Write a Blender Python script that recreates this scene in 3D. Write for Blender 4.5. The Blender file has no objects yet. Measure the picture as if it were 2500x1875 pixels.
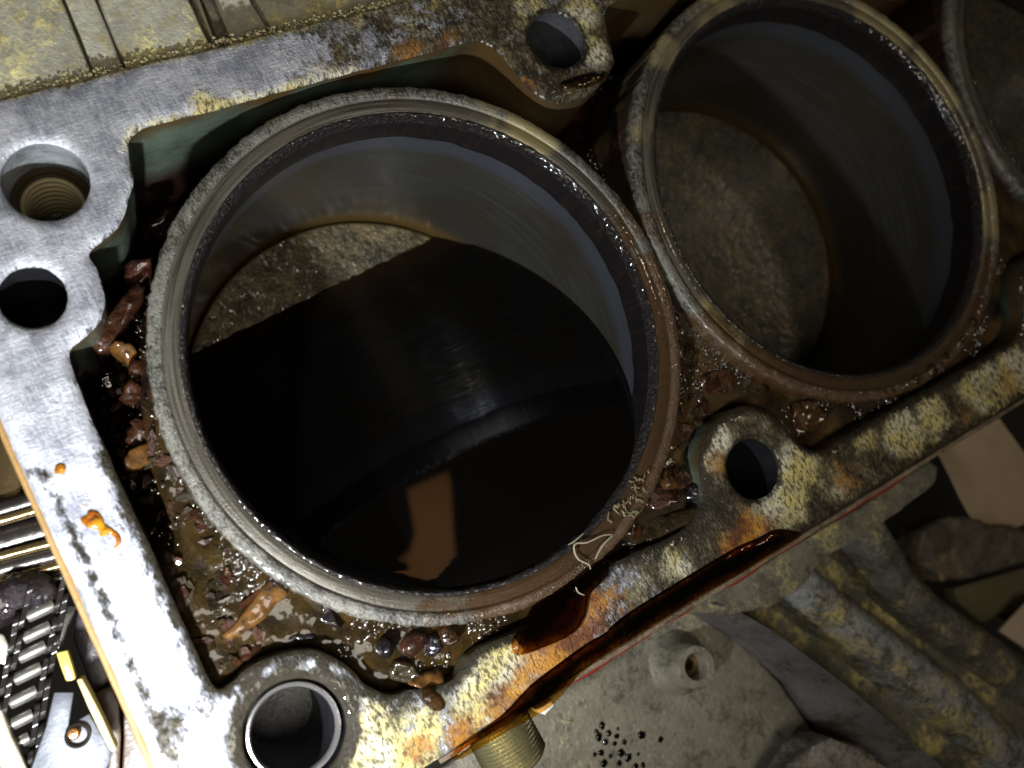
import bpy, bmesh, math, random
import numpy as np
from mathutils import Vector, Matrix, noise
from mathutils.geometry import delaunay_2d_cdt

random.seed(7)
rng = np.random.default_rng(7)
scene = bpy.context.scene
COL = scene.collection

# ------------------------------------------------------------------ camera
# One unit is the outer radius of a cylinder liner.  Everything is laid out with the deck of the block as z = 0,
# cylinder 1 at the origin and the crankshaft along x; the block leans 39 degrees, so a last rotation M brings
# the oil surface level.
CAM = np.array([-1.140267, -0.303329, 3.140568])
ROT = np.array([[0.839645865, 0.378338598, -0.389685421],
                [-0.417827352, 0.908340280, -0.018391295],
                [0.347008827, 0.178263402, 0.920764374]])
FPX = 2237.68
PITCH = 2.0093
UP = Vector((-0.0601, 0.6360, 0.7693)).normalized()
M = UP.rotation_difference(Vector((0, 0, 1))).to_matrix().to_4x4()

cd = bpy.data.cameras.new('camera')
cd.sensor_width = 36.0
cd.lens = FPX / 2500 * 36.0
cd.clip_start = 0.02
cd.clip_end = 100
cd.dof.use_dof = True
cd.dof.focus_distance = 3.45
cd.dof.aperture_fstop = 0.75
cam = bpy.data.objects.new('camera', cd)
COL.objects.link(cam)
m4 = Matrix([list(ROT[0]) + [CAM[0]], list(ROT[1]) + [CAM[1]], list(ROT[2]) + [CAM[2]], [0, 0, 0, 1]])
cam.matrix_basis = M @ m4
scene.camera = cam

# ------------------------------------------------------------------ world, lamps, exposure
w = bpy.data.worlds.new('World')
scene.world = w
w.use_nodes = True
w.node_tree.nodes['Background'].inputs[0].default_value = (1.0, 0.86, 0.62, 1)
w.node_tree.nodes['Background'].inputs[1].default_value = 0.024
scene.view_settings.view_transform = 'Standard'
scene.view_settings.look = 'None'
scene.view_settings.exposure = 0
scene.view_settings.gamma = 1


def lamp(name, kind, loc, aim, power, color, size, blend=0.6, cone=150):
    l = bpy.data.lights.new(name, kind)
    l.energy = power
    l.color = color
    if kind == 'AREA':
        l.shape = 'DISK'
        l.size = size
    else:
        l.shadow_soft_size = size
    if kind == 'SPOT':
        l.spot_size = math.radians(cone)
        l.spot_blend = blend
    o = bpy.data.objects.new(name, l)
    COL.objects.link(o)
    q = (Vector(aim) - Vector(loc)).to_track_quat('-Z', 'Y')
    o.matrix_basis = M @ (Matrix.Translation(loc) @ q.to_matrix().to_4x4())
    return o


lamp('torch', 'SPOT', (-2.10, -1.40, 1.50), (-1.40, -0.62, 0.0), 900, (0.92, 0.96, 1.0), 0.08, 1.0, 112)
lamp('fill_lamp', 'AREA', (-1.7, -2.3, 5.8), (0.9, 0.1, 0.0), 182, (1.0, 0.93, 0.79), 2.6)
lamp('crown_glint_light', 'AREA', (4.9, 0.5, 5.6), (2.2, 0.0, 0.0), 16, (1.0, 0.82, 0.56), 0.5)  # added light, placed for a highlight on the second piston crown
lamp('reflection_light', 'SPOT', (0.95, 5.35, 0.75), (0.75, 6.4, 1.9), 165, (1.0, 0.80, 0.55), 0.15, 0.5, 75)  # added spot, lights the overhead card so that the oil reflects it


# ------------------------------------------------------------------ helpers
def at(px, py, z=0.0):
    """a pixel of the 2500x1875 photograph -> the point of the plane z that shows there"""
    d = ROT @ np.array([(px - 1250) / FPX, -(py - 937.5) / FPX, -1.0])
    t = (z - CAM[2]) / d[2]
    p = CAM + d * t
    return (float(p[0]), float(p[1]), float(z))


def at2(pts, z=0.0):
    return [at(x, y, z)[:2] for x, y in pts]


def nz(x, y, z=0.0, s=1.0, o=3):
    v = 0.0
    a = 1.0
    t = 0.0
    for _ in range(o):
        v += a * noise.noise(Vector((x * s, y * s, z * s)))
        t += a
        a *= 0.55
        s *= 2.1
    return v / t


def new_obj(name, verts, faces, mat, parent=None, smooth=False, attr=None):
    me = bpy.data.meshes.new(name)
    me.from_pydata([tuple(v) for v in verts], [], [tuple(f) for f in faces])
    me.update()
    if smooth:
        me.polygons.foreach_set('use_smooth', [True] * len(me.polygons))
    if attr is not None:
        ca = me.color_attributes.new('stain', 'FLOAT_COLOR', 'POINT')
        ca.data.foreach_set('color', np.asarray(attr, dtype=np.float32).ravel())
    if mat is not None:
        me.materials.append(mat)
    o = bpy.data.objects.new(name, me)
    COL.objects.link(o)
    if parent is not None:
        o.parent = parent
        p, off = parent, Vector((0, 0, 0))
        while p is not None:
            off += p.location
            p = p.parent
        o.location = -off
    return o


def tag(o, label, cat, group=None, kind=None):
    if label:
        o['label'] = label
    if cat:
        o['category'] = cat
    if group:
        o['group'] = group
    if kind:
        o['kind'] = kind
    return o


def thing(name, label, cat, loc, group=None):
    o = bpy.data.objects.new(name, None)
    o.empty_display_size = 0.05
    COL.objects.link(o)
    o.location = loc
    return tag(o, label, cat, group)


class MB:
    def __init__(s):
        s.v = []
        s.f = []

    def add(s, vs, fs):
        b = len(s.v)
        s.v += [tuple(map(float, v)) for v in vs]
        s.f += [tuple(i + b for i in f) for f in fs]
        return s

    def lathe(s, prof, c=(0, 0), n=96, rad_noise=None, closed=False, axis=None, z_noise=None):
        """prof: (r, z) list, revolved about a vertical axis at c"""
        b = len(s.v)
        k = len(prof)
        for i in range(n):
            a = 2 * math.pi * i / n
            for j, (r, z) in enumerate(prof):
                rr = r + (rad_noise(a, j) if rad_noise else 0)
                zz = z + (z_noise(a, j) if z_noise else 0)
                s.v.append((c[0] + rr * math.cos(a), c[1] + rr * math.sin(a), zz))
        for i in range(n):
            i2 = (i + 1) % n
            for j in range(k - 1):
                s.f.append((b + i * k + j, b + i2 * k + j, b + i2 * k + j + 1, b + i * k + j + 1))
        return s

    def xform(s, mat):
        s.v = [tuple(mat @ Vector(v)) for v in s.v]
        return s

    def tube(s, pts, r, n=8, taper=None, cap=True):
        pts = [Vector(p) for p in pts]
        b = len(s.v)
        prev = None
        for i, p in enumerate(pts):
            t = (pts[min(i + 1, len(pts) - 1)] - pts[max(i - 1, 0)]).normalized()
            u = t.orthogonal().normalized() if prev is None else (prev - t * prev.dot(t)).normalized()
            prev = u
            v = t.cross(u)
            rr = r * (taper(i / (len(pts) - 1)) if taper else 1)
            for k in range(n):
                a = 2 * math.pi * k / n
                s.v.append(tuple(p + (u * math.cos(a) + v * math.sin(a)) * rr))
        for i in range(len(pts) - 1):
            for k in range(n):
                k2 = (k + 1) % n
                s.f.append((b + i * n + k, b + i * n + k2, b + (i + 1) * n + k2, b + (i + 1) * n + k))
        if cap:
            s.f.append(tuple(b + k for k in range(n))[::-1])
            s.f.append(tuple(b + (len(pts) - 1) * n + k for k in range(n)))
        return s

    def prism(s, top, bottom):
        n = len(top)
        vs = list(top) + list(bottom)
        fs = [tuple(range(n)), tuple(range(2 * n - 1, n - 1, -1))]
        for i in range(n):
            j = (i + 1) % n
            fs.append((i, i + n, j + n, j))
        return s.add(vs, fs)

    def build(s, name, mat, parent=None, smooth=False, bevel=0.0, seg=2, rough=0.0, rs=6.0, cuts=0):
        bm = bmesh.new()
        for v in s.v:
            bm.verts.new(v)
        bm.verts.ensure_lookup_table()
        for f in s.f:
            try:
                bm.faces.new([bm.verts[i] for i in f])
            except ValueError:
                pass
        bmesh.ops.recalc_face_normals(bm, faces=bm.faces)
        if bevel:
            es = [e for e in bm.edges if len(e.link_faces) == 2 and e.calc_face_angle(0) > 0.5]
            bmesh.ops.bevel(bm, geom=es, offset=bevel, segments=seg, affect='EDGES', profile=0.5)
        if cuts:
            bmesh.ops.triangulate(bm, faces=bm.faces)
            for _ in range(cuts):
                es = [e for e in bm.edges if e.calc_length() > 0.05]
                bmesh.ops.subdivide_edges(bm, edges=es, cuts=1, use_grid_fill=True)
                bmesh.ops.triangulate(bm, faces=bm.faces)
        if rough:
            bm.normal_update()
            for v in bm.verts:
                v.co += v.normal * rough * nz(v.co.x, v.co.y, v.co.z, rs, 4)
        me = bpy.data.meshes.new(name)
        bm.to_mesh(me)
        bm.free()
        o = new_obj(name, [], [], None, parent)
        o.data = me
        if mat:
            me.materials.append(mat)
        if smooth:
            me.polygons.foreach_set('use_smooth', [True] * len(me.polygons))
            try:
                me.set_sharp_from_angle(angle=math.radians(38))
            except Exception:
                pass
        return o


def spline(pts, per=4, closed=True, lin=0.35):
    """Catmull-Rom through pts; edges longer than lin stay straight and are only divided"""
    n = len(pts)
    out = []
    P = [np.array(p, float) for p in pts]
    for i in range(n if closed else n - 1):
        a, b, c, d = P[(i - 1) % n], P[i], P[(i + 1) % n], P[(i + 2) % n]
        if not closed:
            if i == 0:
                a = b
            if i == n - 2:
                d = c
        L = np.linalg.norm(c - b)
        if L > lin:
            k = max(1, int(L / 0.05))
            for q in range(k):
                out.append(b + (c - b) * q / k)
        else:
            if np.linalg.norm(b - a) > lin:
                a = b - (b - a) / np.linalg.norm(b - a) * L
            if np.linalg.norm(d - c) > lin:
                d = c + (d - c) / np.linalg.norm(d - c) * L
            k = max(per, int(L / 0.05))
            for q in range(k):
                t = q / k
                out.append(0.5 * ((2 * b) + (c - a) * t + (2 * a - 5 * b + 4 * c - d) * t * t + (3 * b - a - 3 * c + d) * t ** 3))
    if not closed:
        out.append(P[-1])
    return np.array(out)


def circle(c, r, n=64, jit=0.0, s=4.0):
    return np.array([(c[0] + (r + jit * nz(math.cos(2 * math.pi * i / n), math.sin(2 * math.pi * i / n), c[0], s)) * math.cos(2 * math.pi * i / n),
                      c[1] + (r + jit * nz(math.cos(2 * math.pi * i / n), math.sin(2 * math.pi * i / n), c[0], s)) * math.sin(2 * math.pi * i / n)) for i in range(n)])


def inset(poly, d):
    """move a closed outline along its left normal by d"""
    t = np.roll(poly, -1, 0) - np.roll(poly, 1, 0)
    t /= np.linalg.norm(t, axis=1)[:, None] + 1e-9
    return poly + np.stack([-t[:, 1], t[:, 0]], 1) * d


def sm(t, a, b):
    t = np.clip((t - a) / (b - a), 0, 1)
    return t * t * (3 - 2 * t)


def area(p):
    return 0.5 * np.sum(p[:, 0] * np.roll(p[:, 1], -1) - np.roll(p[:, 0], -1) * p[:, 1])


def inside(poly, pts):
    x, y = pts[:, 0], pts[:, 1]
    r = np.zeros(len(pts), bool)
    a = poly
    b = np.roll(poly, -1, 0)
    for (x1, y1), (x2, y2) in zip(a, b):
        if y1 == y2:
            continue
        c = ((y1 > y) != (y2 > y)) & (x < (x2 - x1) * (y - y1) / (y2 - y1) + x1)
        r ^= c
    return r


def edge_dist(poly, pts):
    d = np.full(len(pts), 1e9)
    a = poly
    b = np.roll(poly, -1, 0)
    for p, q in zip(a, b):
        e = q - p
        L = e @ e + 1e-12
        t = np.clip(((pts - p) @ e) / L, 0, 1)
        v = pts - (p + t[:, None] * e)
        d = np.minimum(d, np.hypot(v[:, 0], v[:, 1]))
    return d


def region(outer, holes, spacing, extra=(), fine=None):
    """triangulated sheet with holes; extra: closed loops that must be edges of it too"""
    pts = []
    edges = []

    def loop(p):
        b = len(pts)
        pts.extend([tuple(q) for q in p])
        n = len(p)
        edges.extend([(b + i, b + (i + 1) % n) for i in range(n)])
    loop(outer)
    for h in holes:
        loop(h)
    for h in extra:
        loop(h)
    lo, hi = outer.min(0), outer.max(0)
    xs = np.arange(lo[0], hi[0], spacing)
    ys = np.arange(lo[1], hi[1], spacing * 0.87)
    g = np.array([(x + (spacing / 2 if j % 2 else 0), y) for j, y in enumerate(ys) for x in xs])
    g += rng.uniform(-0.25, 0.25, g.shape) * spacing
    if fine is not None:
        g = g[fine(g)]
    ok = inside(outer, g)
    for h in holes:
        ok &= ~inside(h, g)
    g = g[ok]
    ok = np.ones(len(g), bool)
    for p in [outer] + list(holes) + list(extra):
        ok &= edge_dist(np.asarray(p), g) > spacing * 0.45
    g = g[ok]
    pts.extend([tuple(q) for q in g])
    v, e, f, *_ = delaunay_2d_cdt([Vector(p) for p in pts], edges, [], 0, 1e-6)
    V = np.array([(q.x, q.y) for q in v])
    F = np.array([t for t in f if len(t) == 3])
    c = V[F].mean(1)
    ok = inside(outer, c)
    for h in holes:
        ok &= ~inside(h, c)
    F = F[ok]
    a = V[F]
    sgn = (a[:, 1, 0] - a[:, 0, 0]) * (a[:, 2, 1] - a[:, 0, 1]) - (a[:, 1, 1] - a[:, 0, 1]) * (a[:, 2, 0] - a[:, 0, 0])
    F[sgn < 0] = F[sgn < 0][:, ::-1]
    return V, F


def pillow(name, poly, z, h, mat, parent=None, spacing=0.02, rough=0.012, rs=14.0, depth=0.08, seedz=0.0, tilt=None, edge=0.03):
    """a lump with the given outline: top bulges by h above z, a skirt goes depth below"""
    poly = np.asarray(poly, float)
    if area(poly) < 0:
        poly = poly[::-1]
    V, F = region(poly, [], spacing)
    d = edge_dist(poly, V)
    on = d < 1e-5
    zz = z + h * np.sqrt(1 - (1 - np.clip(d / edge, 0, 1)) ** 2)
    zz += np.array([rough * nz(x, y, seedz, rs, 3) for x, y in V]) * np.clip(d / edge * 2, 0.0, 1)
    if tilt:
        c = V.mean(0)
        zz += (V[:, 0] - c[0]) * tilt[0] + (V[:, 1] - c[1]) * tilt[1]
    verts = [(x, y, q) for (x, y), q in zip(V, zz)]
    faces = [tuple(t) for t in F]
    cnt = {}
    for t in faces:
        for i in range(3):
            e = (t[i], t[(i + 1) % 3])
            cnt[e] = cnt.get(e, 0) + 1
    low = {}
    for (a, b) in list(cnt):
        if (b, a) not in cnt:
            for q in (a, b):
                if q not in low:
                    low[q] = len(verts)
                    verts.append((V[q][0], V[q][1], zz[q] - depth))
            faces.append((b, a, low[a], low[b]))
    at_ = np.zeros((len(verts), 4))
    at_[:len(V), 0] = np.clip(d / (edge * 1.6), 0, 1)
    return new_obj(name, verts, faces, mat, parent, smooth=True, attr=at_)


# ------------------------------------------------------------------ materials
class NT:
    def __init__(s, name):
        s.mat = bpy.data.materials.new(name)
        s.mat.use_nodes = True
        s.t = s.mat.node_tree
        s.t.nodes.clear()
        s.out = s.t.nodes.new('ShaderNodeOutputMaterial')
        s.p = s.t.nodes.new('ShaderNodeBsdfPrincipled')
        s.t.links.new(s.p.outputs[0], s.out.inputs[0])
        s.co = s.t.nodes.new('ShaderNodeTexCoord').outputs['Object']

    def put(s, sock, v):
        if v is None:
            return
        if hasattr(v, 'is_linked') or isinstance(v, bpy.types.NodeSocket):
            s.t.links.new(v, sock)
        elif isinstance(v, (tuple, list)):
            sock.default_value = tuple(v) + ((1,) if len(v) == 3 and sock.type == 'RGBA' else ())
        else:
            sock.default_value = v

    def map(s, scale=(1, 1, 1), rot=(0, 0, 0), loc=(0, 0, 0), vec=None):
        n = s.t.nodes.new('ShaderNodeMapping')
        s.put(n.inputs[0], vec or s.co)
        n.inputs['Location'].default_value = loc
        n.inputs['Rotation'].default_value = rot
        n.inputs['Scale'].default_value = scale
        return n.outputs[0]

    def noise(s, scale, detail=4, rough=0.55, vec=None, dist=0.0):
        n = s.t.nodes.new('ShaderNodeTexNoise')
        s.put(n.inputs['Vector'], vec or s.co)
        n.inputs['Scale'].default_value = scale
        n.inputs['Detail'].default_value = detail
        n.inputs['Roughness'].default_value = rough
        n.inputs['Distortion'].default_value = dist
        return n.outputs[0]

    def voro(s, scale, feature='F1', vec=None, out=0, rand=1.0):
        n = s.t.nodes.new('ShaderNodeTexVoronoi')
        n.feature = feature
        s.put(n.inputs['Vector'], vec or s.co)
        n.inputs['Scale'].default_value = scale
        n.inputs['Randomness'].default_value = rand
        return n.outputs[out]

    def ramp(s, f, stops):
        n = s.t.nodes.new('ShaderNodeValToRGB')
        s.put(n.inputs[0], f)
        while len(n.color_ramp.elements) < len(stops):
            n.color_ramp.elements.new(0.5)
        for e, (p, c) in zip(n.color_ramp.elements, stops):
            e.position = p
            e.color = (c, c, c, 1) if not isinstance(c, (tuple, list)) else tuple(c) + (1,)
        return n.outputs[0]

    def step(s, f, a, b):
        n = s.t.nodes.new('ShaderNodeMapRange')
        n.interpolation_type = 'SMOOTHSTEP'
        s.put(n.inputs[0], f)
        s.put(n.inputs[1], a)
        s.put(n.inputs[2], b)
        return n.outputs[0]

    def mix(s, f, a, b, mode='MIX'):
        n = s.t.nodes.new('ShaderNodeMix')
        n.data_type = 'RGBA'
        n.blend_type = mode
        s.put(n.inputs[0], f)
        s.put(n.inputs[6], a)
        s.put(n.inputs[7], b)
        return n.outputs[2]

    def math(s, op, a, b=None, clamp=False):
        n = s.t.nodes.new('ShaderNodeMath')
        n.operation = op
        n.use_clamp = clamp
        s.put(n.inputs[0], a)
        if b is not None:
            s.put(n.inputs[1], b)
        return n.outputs[0]

    def sep(s, v=None):
        n = s.t.nodes.new('ShaderNodeSeparateXYZ')
        s.put(n.inputs[0], v or s.co)
        return n.outputs

    def comb(s, x, y, z):
        n = s.t.nodes.new('ShaderNodeCombineXYZ')
        for i, q in enumerate((x, y, z)):
            s.put(n.inputs[i], q)
        return n.outputs[0]

    def attr(s, name):
        n = s.t.nodes.new('ShaderNodeAttribute')
        n.attribute_name = name
        c = s.t.nodes.new('ShaderNodeSeparateColor')
        s.t.links.new(n.outputs['Color'], c.inputs[0])
        return c.outputs, n.outputs['Alpha']

    def bump(s, h, dist=0.01, strength=1.0, normal=None):
        n = s.t.nodes.new('ShaderNodeBump')
        n.inputs['Strength'].default_value = strength
        s.put(n.inputs['Distance'], dist)
        s.put(n.inputs['Height'], h)
        if normal is not None:
            s.t.links.new(normal, n.inputs['Normal'])
        return n.outputs[0]

    def set(s, **k):
        names = dict(color='Base Color', rough='Roughness', metal='Metallic', normal='Normal', spec='Specular IOR Level', ior='IOR', coat='Coat Weight', coatr='Coat Roughness',
                     trans='Transmission Weight', alpha='Alpha', aniso='Anisotropic', anrot='Anisotropic Rotation', tangent='Tangent', coatn='Coat Normal')
        for a, v in k.items():
            s.put(s.p.inputs[names[a]], v)
        return s.mat


def wet(n, scale, dist, weight=1.0, rough=0.045, detail=1.0):
    """a clear skin of oil whose small smooth humps catch the lamps as separate glints"""
    v = scale if isinstance(scale, bpy.types.NodeSocket) else None
    h = n.noise(1.0 if v else scale, detail, 0.5, v)
    n.set(coat=weight, coatr=rough, coatn=n.bump(h, dist, 1.0))
    n.p.inputs['Coat IOR'].default_value = 1.5
    n.p.inputs['Specular IOR Level'].default_value = 0.2


def polar(nt, c):
    """(angle*r, r, z) of the object coordinates about the axis c"""
    x, y, z = nt.sep()
    dx = nt.math('SUBTRACT', x, c[0])
    dy = nt.math('SUBTRACT', y, c[1])
    a = nt.math('ARCTAN2', dy, dx)
    r = nt.math('SQRT', nt.math('ADD', nt.math('MULTIPLY', dx, dx), nt.math('MULTIPLY', dy, dy)))
    return a, r, z


def m_deck():
    n = NT('machined_deck')
    (yel, gri, rus), dirt = n.attr('stain')
    clean = n.mix(n.step(n.noise(6, 7, 0.65), 0.36, 0.64), (0.22, 0.23, 0.275), (0.54, 0.55, 0.60))
    clean = n.mix(n.math('MULTIPLY', n.step(n.noise(46, 4), 0.5, 0.72), 0.6), clean, (0.20, 0.20, 0.22))
    mill = n.noise(1.0, 5, 0.62, n.map((95, 16, 20), (0, 0, 0.16)))
    mill2 = n.noise(1.0, 3, 0.6, n.map((24, 130, 20), (0, 0, -0.2)))
    clean = n.mix(n.math('MULTIPLY', n.step(mill, 0.42, 0.72), 0.45), clean, (0.64, 0.65, 0.67))
    n8 = n.noise(9, 6, 0.6, n.map((1.0, 0.8, 1), (0, 0, 0.3)))
    n50 = n.noise(52, 5, 0.7, n.map((1.2, 0.7, 1), (0, 0, 0.16)))
    # grey metal under old oil: greyish where worn, brown black where wet
    dd = n.step(n.math('ADD', n.math('ADD', n.math('MULTIPLY', n8, 0.6), n.math('MULTIPLY', n50, 0.4)), n.math('MULTIPLY', n.math('SUBTRACT', dirt, 0.5), 0.40)), 0.42, 0.56)
    dd = n.math('MULTIPLY', dd, n.step(dirt, 0.02, 0.25))
    strk = n.noise(1.0, 6, 0.72, n.map((85, 38, 40), (0, 0, 0.22), (2, 2, 2)))
    mixd = n.math('ADD', n.math('MULTIPLY', strk, 0.55), n.math('MULTIPLY', n.noise(11, 6, 0.65, n.map(loc=(8, 8, 1))), 0.45))
    dirty = n.ramp(mixd, [(0.42, (0.014, 0.011, 0.007)), (0.49, (0.050, 0.038, 0.020)), (0.55, (0.108, 0.087, 0.050)), (0.62, (0.25, 0.225, 0.165))])
    c = n.mix(dd, clean, dirty)
    # pale mineral crust, pitted by dark specks
    k = n.math('ADD', n.math('ADD', n.math('MULTIPLY', n8, 0.62), n.math('MULTIPLY', n50, 0.38)), n.math('MULTIPLY', n.math('SUBTRACT', yel, 0.5), 0.46))
    kk = n.math('MULTIPLY', n.step(k, 0.44, 0.65), n.step(yel, 0.03, 0.2))
    crust = n.mix(n.step(n.noise(13, 6, 0.6), 0.35, 0.68), (0.36, 0.32, 0.17), (0.55, 0.45, 0.155))
    crust = n.mix(n.step(n.noise(5.5, 3, 0.6, n.map(loc=(3, 7, 1))), 0.42, 0.6), crust, (0.52, 0.49, 0.38))
    pits = n.noise(1.0, 4, 0.7, n.map((75, 34, 30), (0, 0, 0.16), (3, 1, 0)))
    crust = n.mix(n.math('MULTIPLY', n.step(pits, 0.48, 0.58), 0.9), crust, (0.07, 0.06, 0.032))
    c = n.mix(kk, c, crust)
    # rust and burnt oil, golden where it is thin
    r = n.math('ADD', n.math('ADD', n.math('MULTIPLY', n8, 0.5), n.math('MULTIPLY', n50, 0.5)), n.math('MULTIPLY', n.math('SUBTRACT', rus, 0.5), 0.55))
    rr = n.math('MULTIPLY', n.step(r, 0.36, 0.68), n.step(rus, 0.02, 0.3))
    c = n.mix(n.math('MULTIPLY', rr, 0.9), c, n.mix(n.step(n.noise(8, 5, 0.6, n.map(loc=(6, 3, 2))), 0.38, 0.60), (0.42, 0.19, 0.024), (0.12, 0.036, 0.010)))
    c = n.mix(n.math('MULTIPLY', n.math('MULTIPLY', rr, n.step(strk, 0.46, 0.40)), 0.8), c, (0.03, 0.014, 0.006))
    # black grime in patches and streaks
    g = n.math('ADD', n.math('ADD', n.math('MULTIPLY', n.noise(17, 6, 0.65, n.map((1.3, 0.7, 1), (0, 0, 0.2), (4, 2, 0))), 0.55), n.math('MULTIPLY', n50, 0.45)), n.math('MULTIPLY', n.math('SUBTRACT', gri, 0.5), 0.50))
    gg = n.step(g, 0.45, 0.60)
    gs = n.math('ADD', n.noise(1.0, 5, 0.7, n.map((60, 20, 20), (0, 0, 0.16), (9, 2, 0))), n.math('MULTIPLY', n.math('SUBTRACT', gri, 0.5), 0.45))
    gg = n.math('MAXIMUM', gg, n.math('MULTIPLY', n.step(gs, 0.50, 0.60), 0.85))
    gg = n.math('MULTIPLY', gg, n.step(gri, 0.02, 0.22))
    c = n.mix(gg, c, n.mix(n.noise(24, 4), (0.005, 0.004, 0.0025), (0.034, 0.027, 0.014)))
    wt = n.math('MAXIMUM', n.math('MAXIMUM', gg, rr), dd)
    wt = n.math('MULTIPLY', wt, n.math('SUBTRACT', 1.0, n.math('MULTIPLY', kk, 0.75)))
    fine = n.noise(1.0, 4, 0.72, n.map((105, 70, 80), (0, 0, 0.3)))
    h = n.math('ADD', n.math('MULTIPLY', mill, 0.5), n.math('MULTIPLY', mill2, 0.35))
    h = n.math('ADD', h, n.math('MULTIPLY', fine, n.mix(wt, (0.6,) * 3, (1.6,) * 3)))
    h = n.math('ADD', h, n.math('MULTIPLY', kk, 0.5))
    ro = n.mix(wt, (0.46,) * 3, (0.3,) * 3)
    ro = n.mix(kk, ro, (0.55,) * 3)
    met = n.math('MULTIPLY', n.math('SUBTRACT', 1.0, n.math('MAXIMUM', wt, kk)), 0.5)
    wet(n, n.map((36, 27, 30), (0, 0, 0.25)), 0.0048, n.math('MULTIPLY', n.math('MULTIPLY', wt, 0.8), n.step(n.noise(14, 4), 0.38, 0.56)), 0.04)
    return n.set(color=c, rough=ro, metal=met, normal=n.bump(h, 0.006, 0.9))


def m_jacket():
    n = NT('jacket_wall')
    x, y, z = n.sep()
    f = n.noise(3.2, 5, 0.6)
    c = n.mix(n.step(f, 0.3, 0.7), (0.020, 0.030, 0.020), (0.075, 0.095, 0.072))
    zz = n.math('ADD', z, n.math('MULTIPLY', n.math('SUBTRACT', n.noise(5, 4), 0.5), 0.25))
    # rusty varnish near the lip and in the corner by the bolt boss
    top = n.math('MULTIPLY', n.step(zz, -0.09, -0.01), 0.8)
    cor = n.math('MULTIPLY', n.math('MULTIPLY', n.step(x, 0.42, 0.75), n.step(y, 0.3, 0.7)), 0.75)
    c = n.mix(n.math('MAXIMUM', top, cor), c, n.mix(f, (0.085, 0.034, 0.008), (0.055, 0.038, 0.012)))
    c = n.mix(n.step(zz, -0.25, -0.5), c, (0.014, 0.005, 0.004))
    return n.set(color=c, rough=0.3, normal=n.bump(n.noise(22, 6), 0.012, 0.4), coat=0.3, coatr=0.1)


def m_hole():
    n = NT('bolt_bore')
    c = n.ramp(n.noise(6, 6, 0.62), [(0.35, (0.05, 0.05, 0.045)), (0.52, (0.30, 0.32, 0.33)), (0.7, (0.46, 0.47, 0.48))])
    return n.set(color=c, rough=0.3, metal=0.4, normal=n.bump(n.noise(40, 4), 0.01, 0.4))


def n_coat(n, outer):
    return n.mix(outer, (0.0015,) * 3, (0.0065,) * 3)


def m_liner(c0, name, stains):
    n = NT(name)
    (oil, pale, _), _a = n.attr('stain')
    a, r, z = polar(n, c0)
    ring = n.comb(n.math('MULTIPLY', a, 1.2), n.math('MULTIPLY', r, 60), n.math('MULTIPLY', z, 10))
    br = n.noise(1.6, 6, 0.65, ring)
    outer = n.step(r, 0.945, 0.957)
    c = n.mix(n.step(br, 0.3, 0.7), (0.030, 0.026, 0.020), (0.115, 0.105, 0.082))
    hat = n.noise(1.0, 3, 0.7, n.map((150, 60, 40), (0, 0, 0.7)))
    hat2 = n.noise(26, 5, 0.65)
    big = n.noise(3.4, 4, 0.6, n.map(loc=(3, 9, 1)))
    crust = n.mix(n.step(n.math('ADD', n.math('ADD', n.math('MULTIPLY', hat, 0.40), n.math('MULTIPLY', hat2, 0.30)), n.math('MULTIPLY', big, 0.30)), 0.43, 0.57), (0.020, 0.018, 0.013), (0.135, 0.130, 0.108))
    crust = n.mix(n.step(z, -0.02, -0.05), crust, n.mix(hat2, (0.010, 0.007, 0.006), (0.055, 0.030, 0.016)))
    c = n.mix(outer, c, crust)
    c = n.mix(n.math('MULTIPLY', n.step(n.math('ADD', n.noise(5, 5), n.math('MULTIPLY', n.math('SUBTRACT', pale, 0.5), 0.6)), 0.45, 0.7), n.step(pale, 0.02, 0.4)), c, n.mix(br, (0.12, 0.10, 0.05), (0.30, 0.25, 0.13)))
    k = n.step(n.math('ADD', n.noise(14, 6, 0.65), n.math('MULTIPLY', n.math('SUBTRACT', oil, 0.5), 0.9)), 0.36, 0.66)
    k = n.math('MULTIPLY', k, n.step(oil, 0.02, 0.3))
    c = n.mix(n.math('MULTIPLY', k, 0.86), c, n.mix(n.noise(8, 4), (0.075, 0.032, 0.010), (0.032, 0.019, 0.008)))
    h = n.math('ADD', n.math('MULTIPLY', br, 0.5), n.math('MULTIPLY', n.math('MULTIPLY', outer, n.math('ADD', hat, n.noise(120, 3, 0.7))), 0.6))
    h = n.math('ADD', h, n.math('MULTIPLY', n.noise(130, 3), 0.3))
    ro = n.mix(n.noise(24, 4), (0.22,) * 3, (0.48,) * 3)
    ro = n.mix(k, ro, (0.13,) * 3)
    return n.set(color=c, rough=ro, metal=n.math('MULTIPLY', n.math('SUBTRACT', 1.0, outer), 0.35), normal=n.bump(h, 0.007, 0.9), coat=n.math('ADD', n.math('MULTIPLY', k, 0.6), 0.35), coatr=0.06, coatn=n.bump(n.noise(40, 1.0, 0.5), n_coat(n, outer), 1.0))


def m_ridge():
    n = NT('carbon_ridge')
    h = n.noise(60, 4, 0.7)
    c = n.mix(n.step(n.noise(90, 3), 0.55, 0.7), (0.010, 0.008, 0.008), (0.05, 0.042, 0.038))
    n.set(color=c, rough=0.3, normal=n.bump(h, 0.02, 1.0))
    wet(n, 44, 0.010, 1.0, 0.04)
    return n.mat


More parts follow.
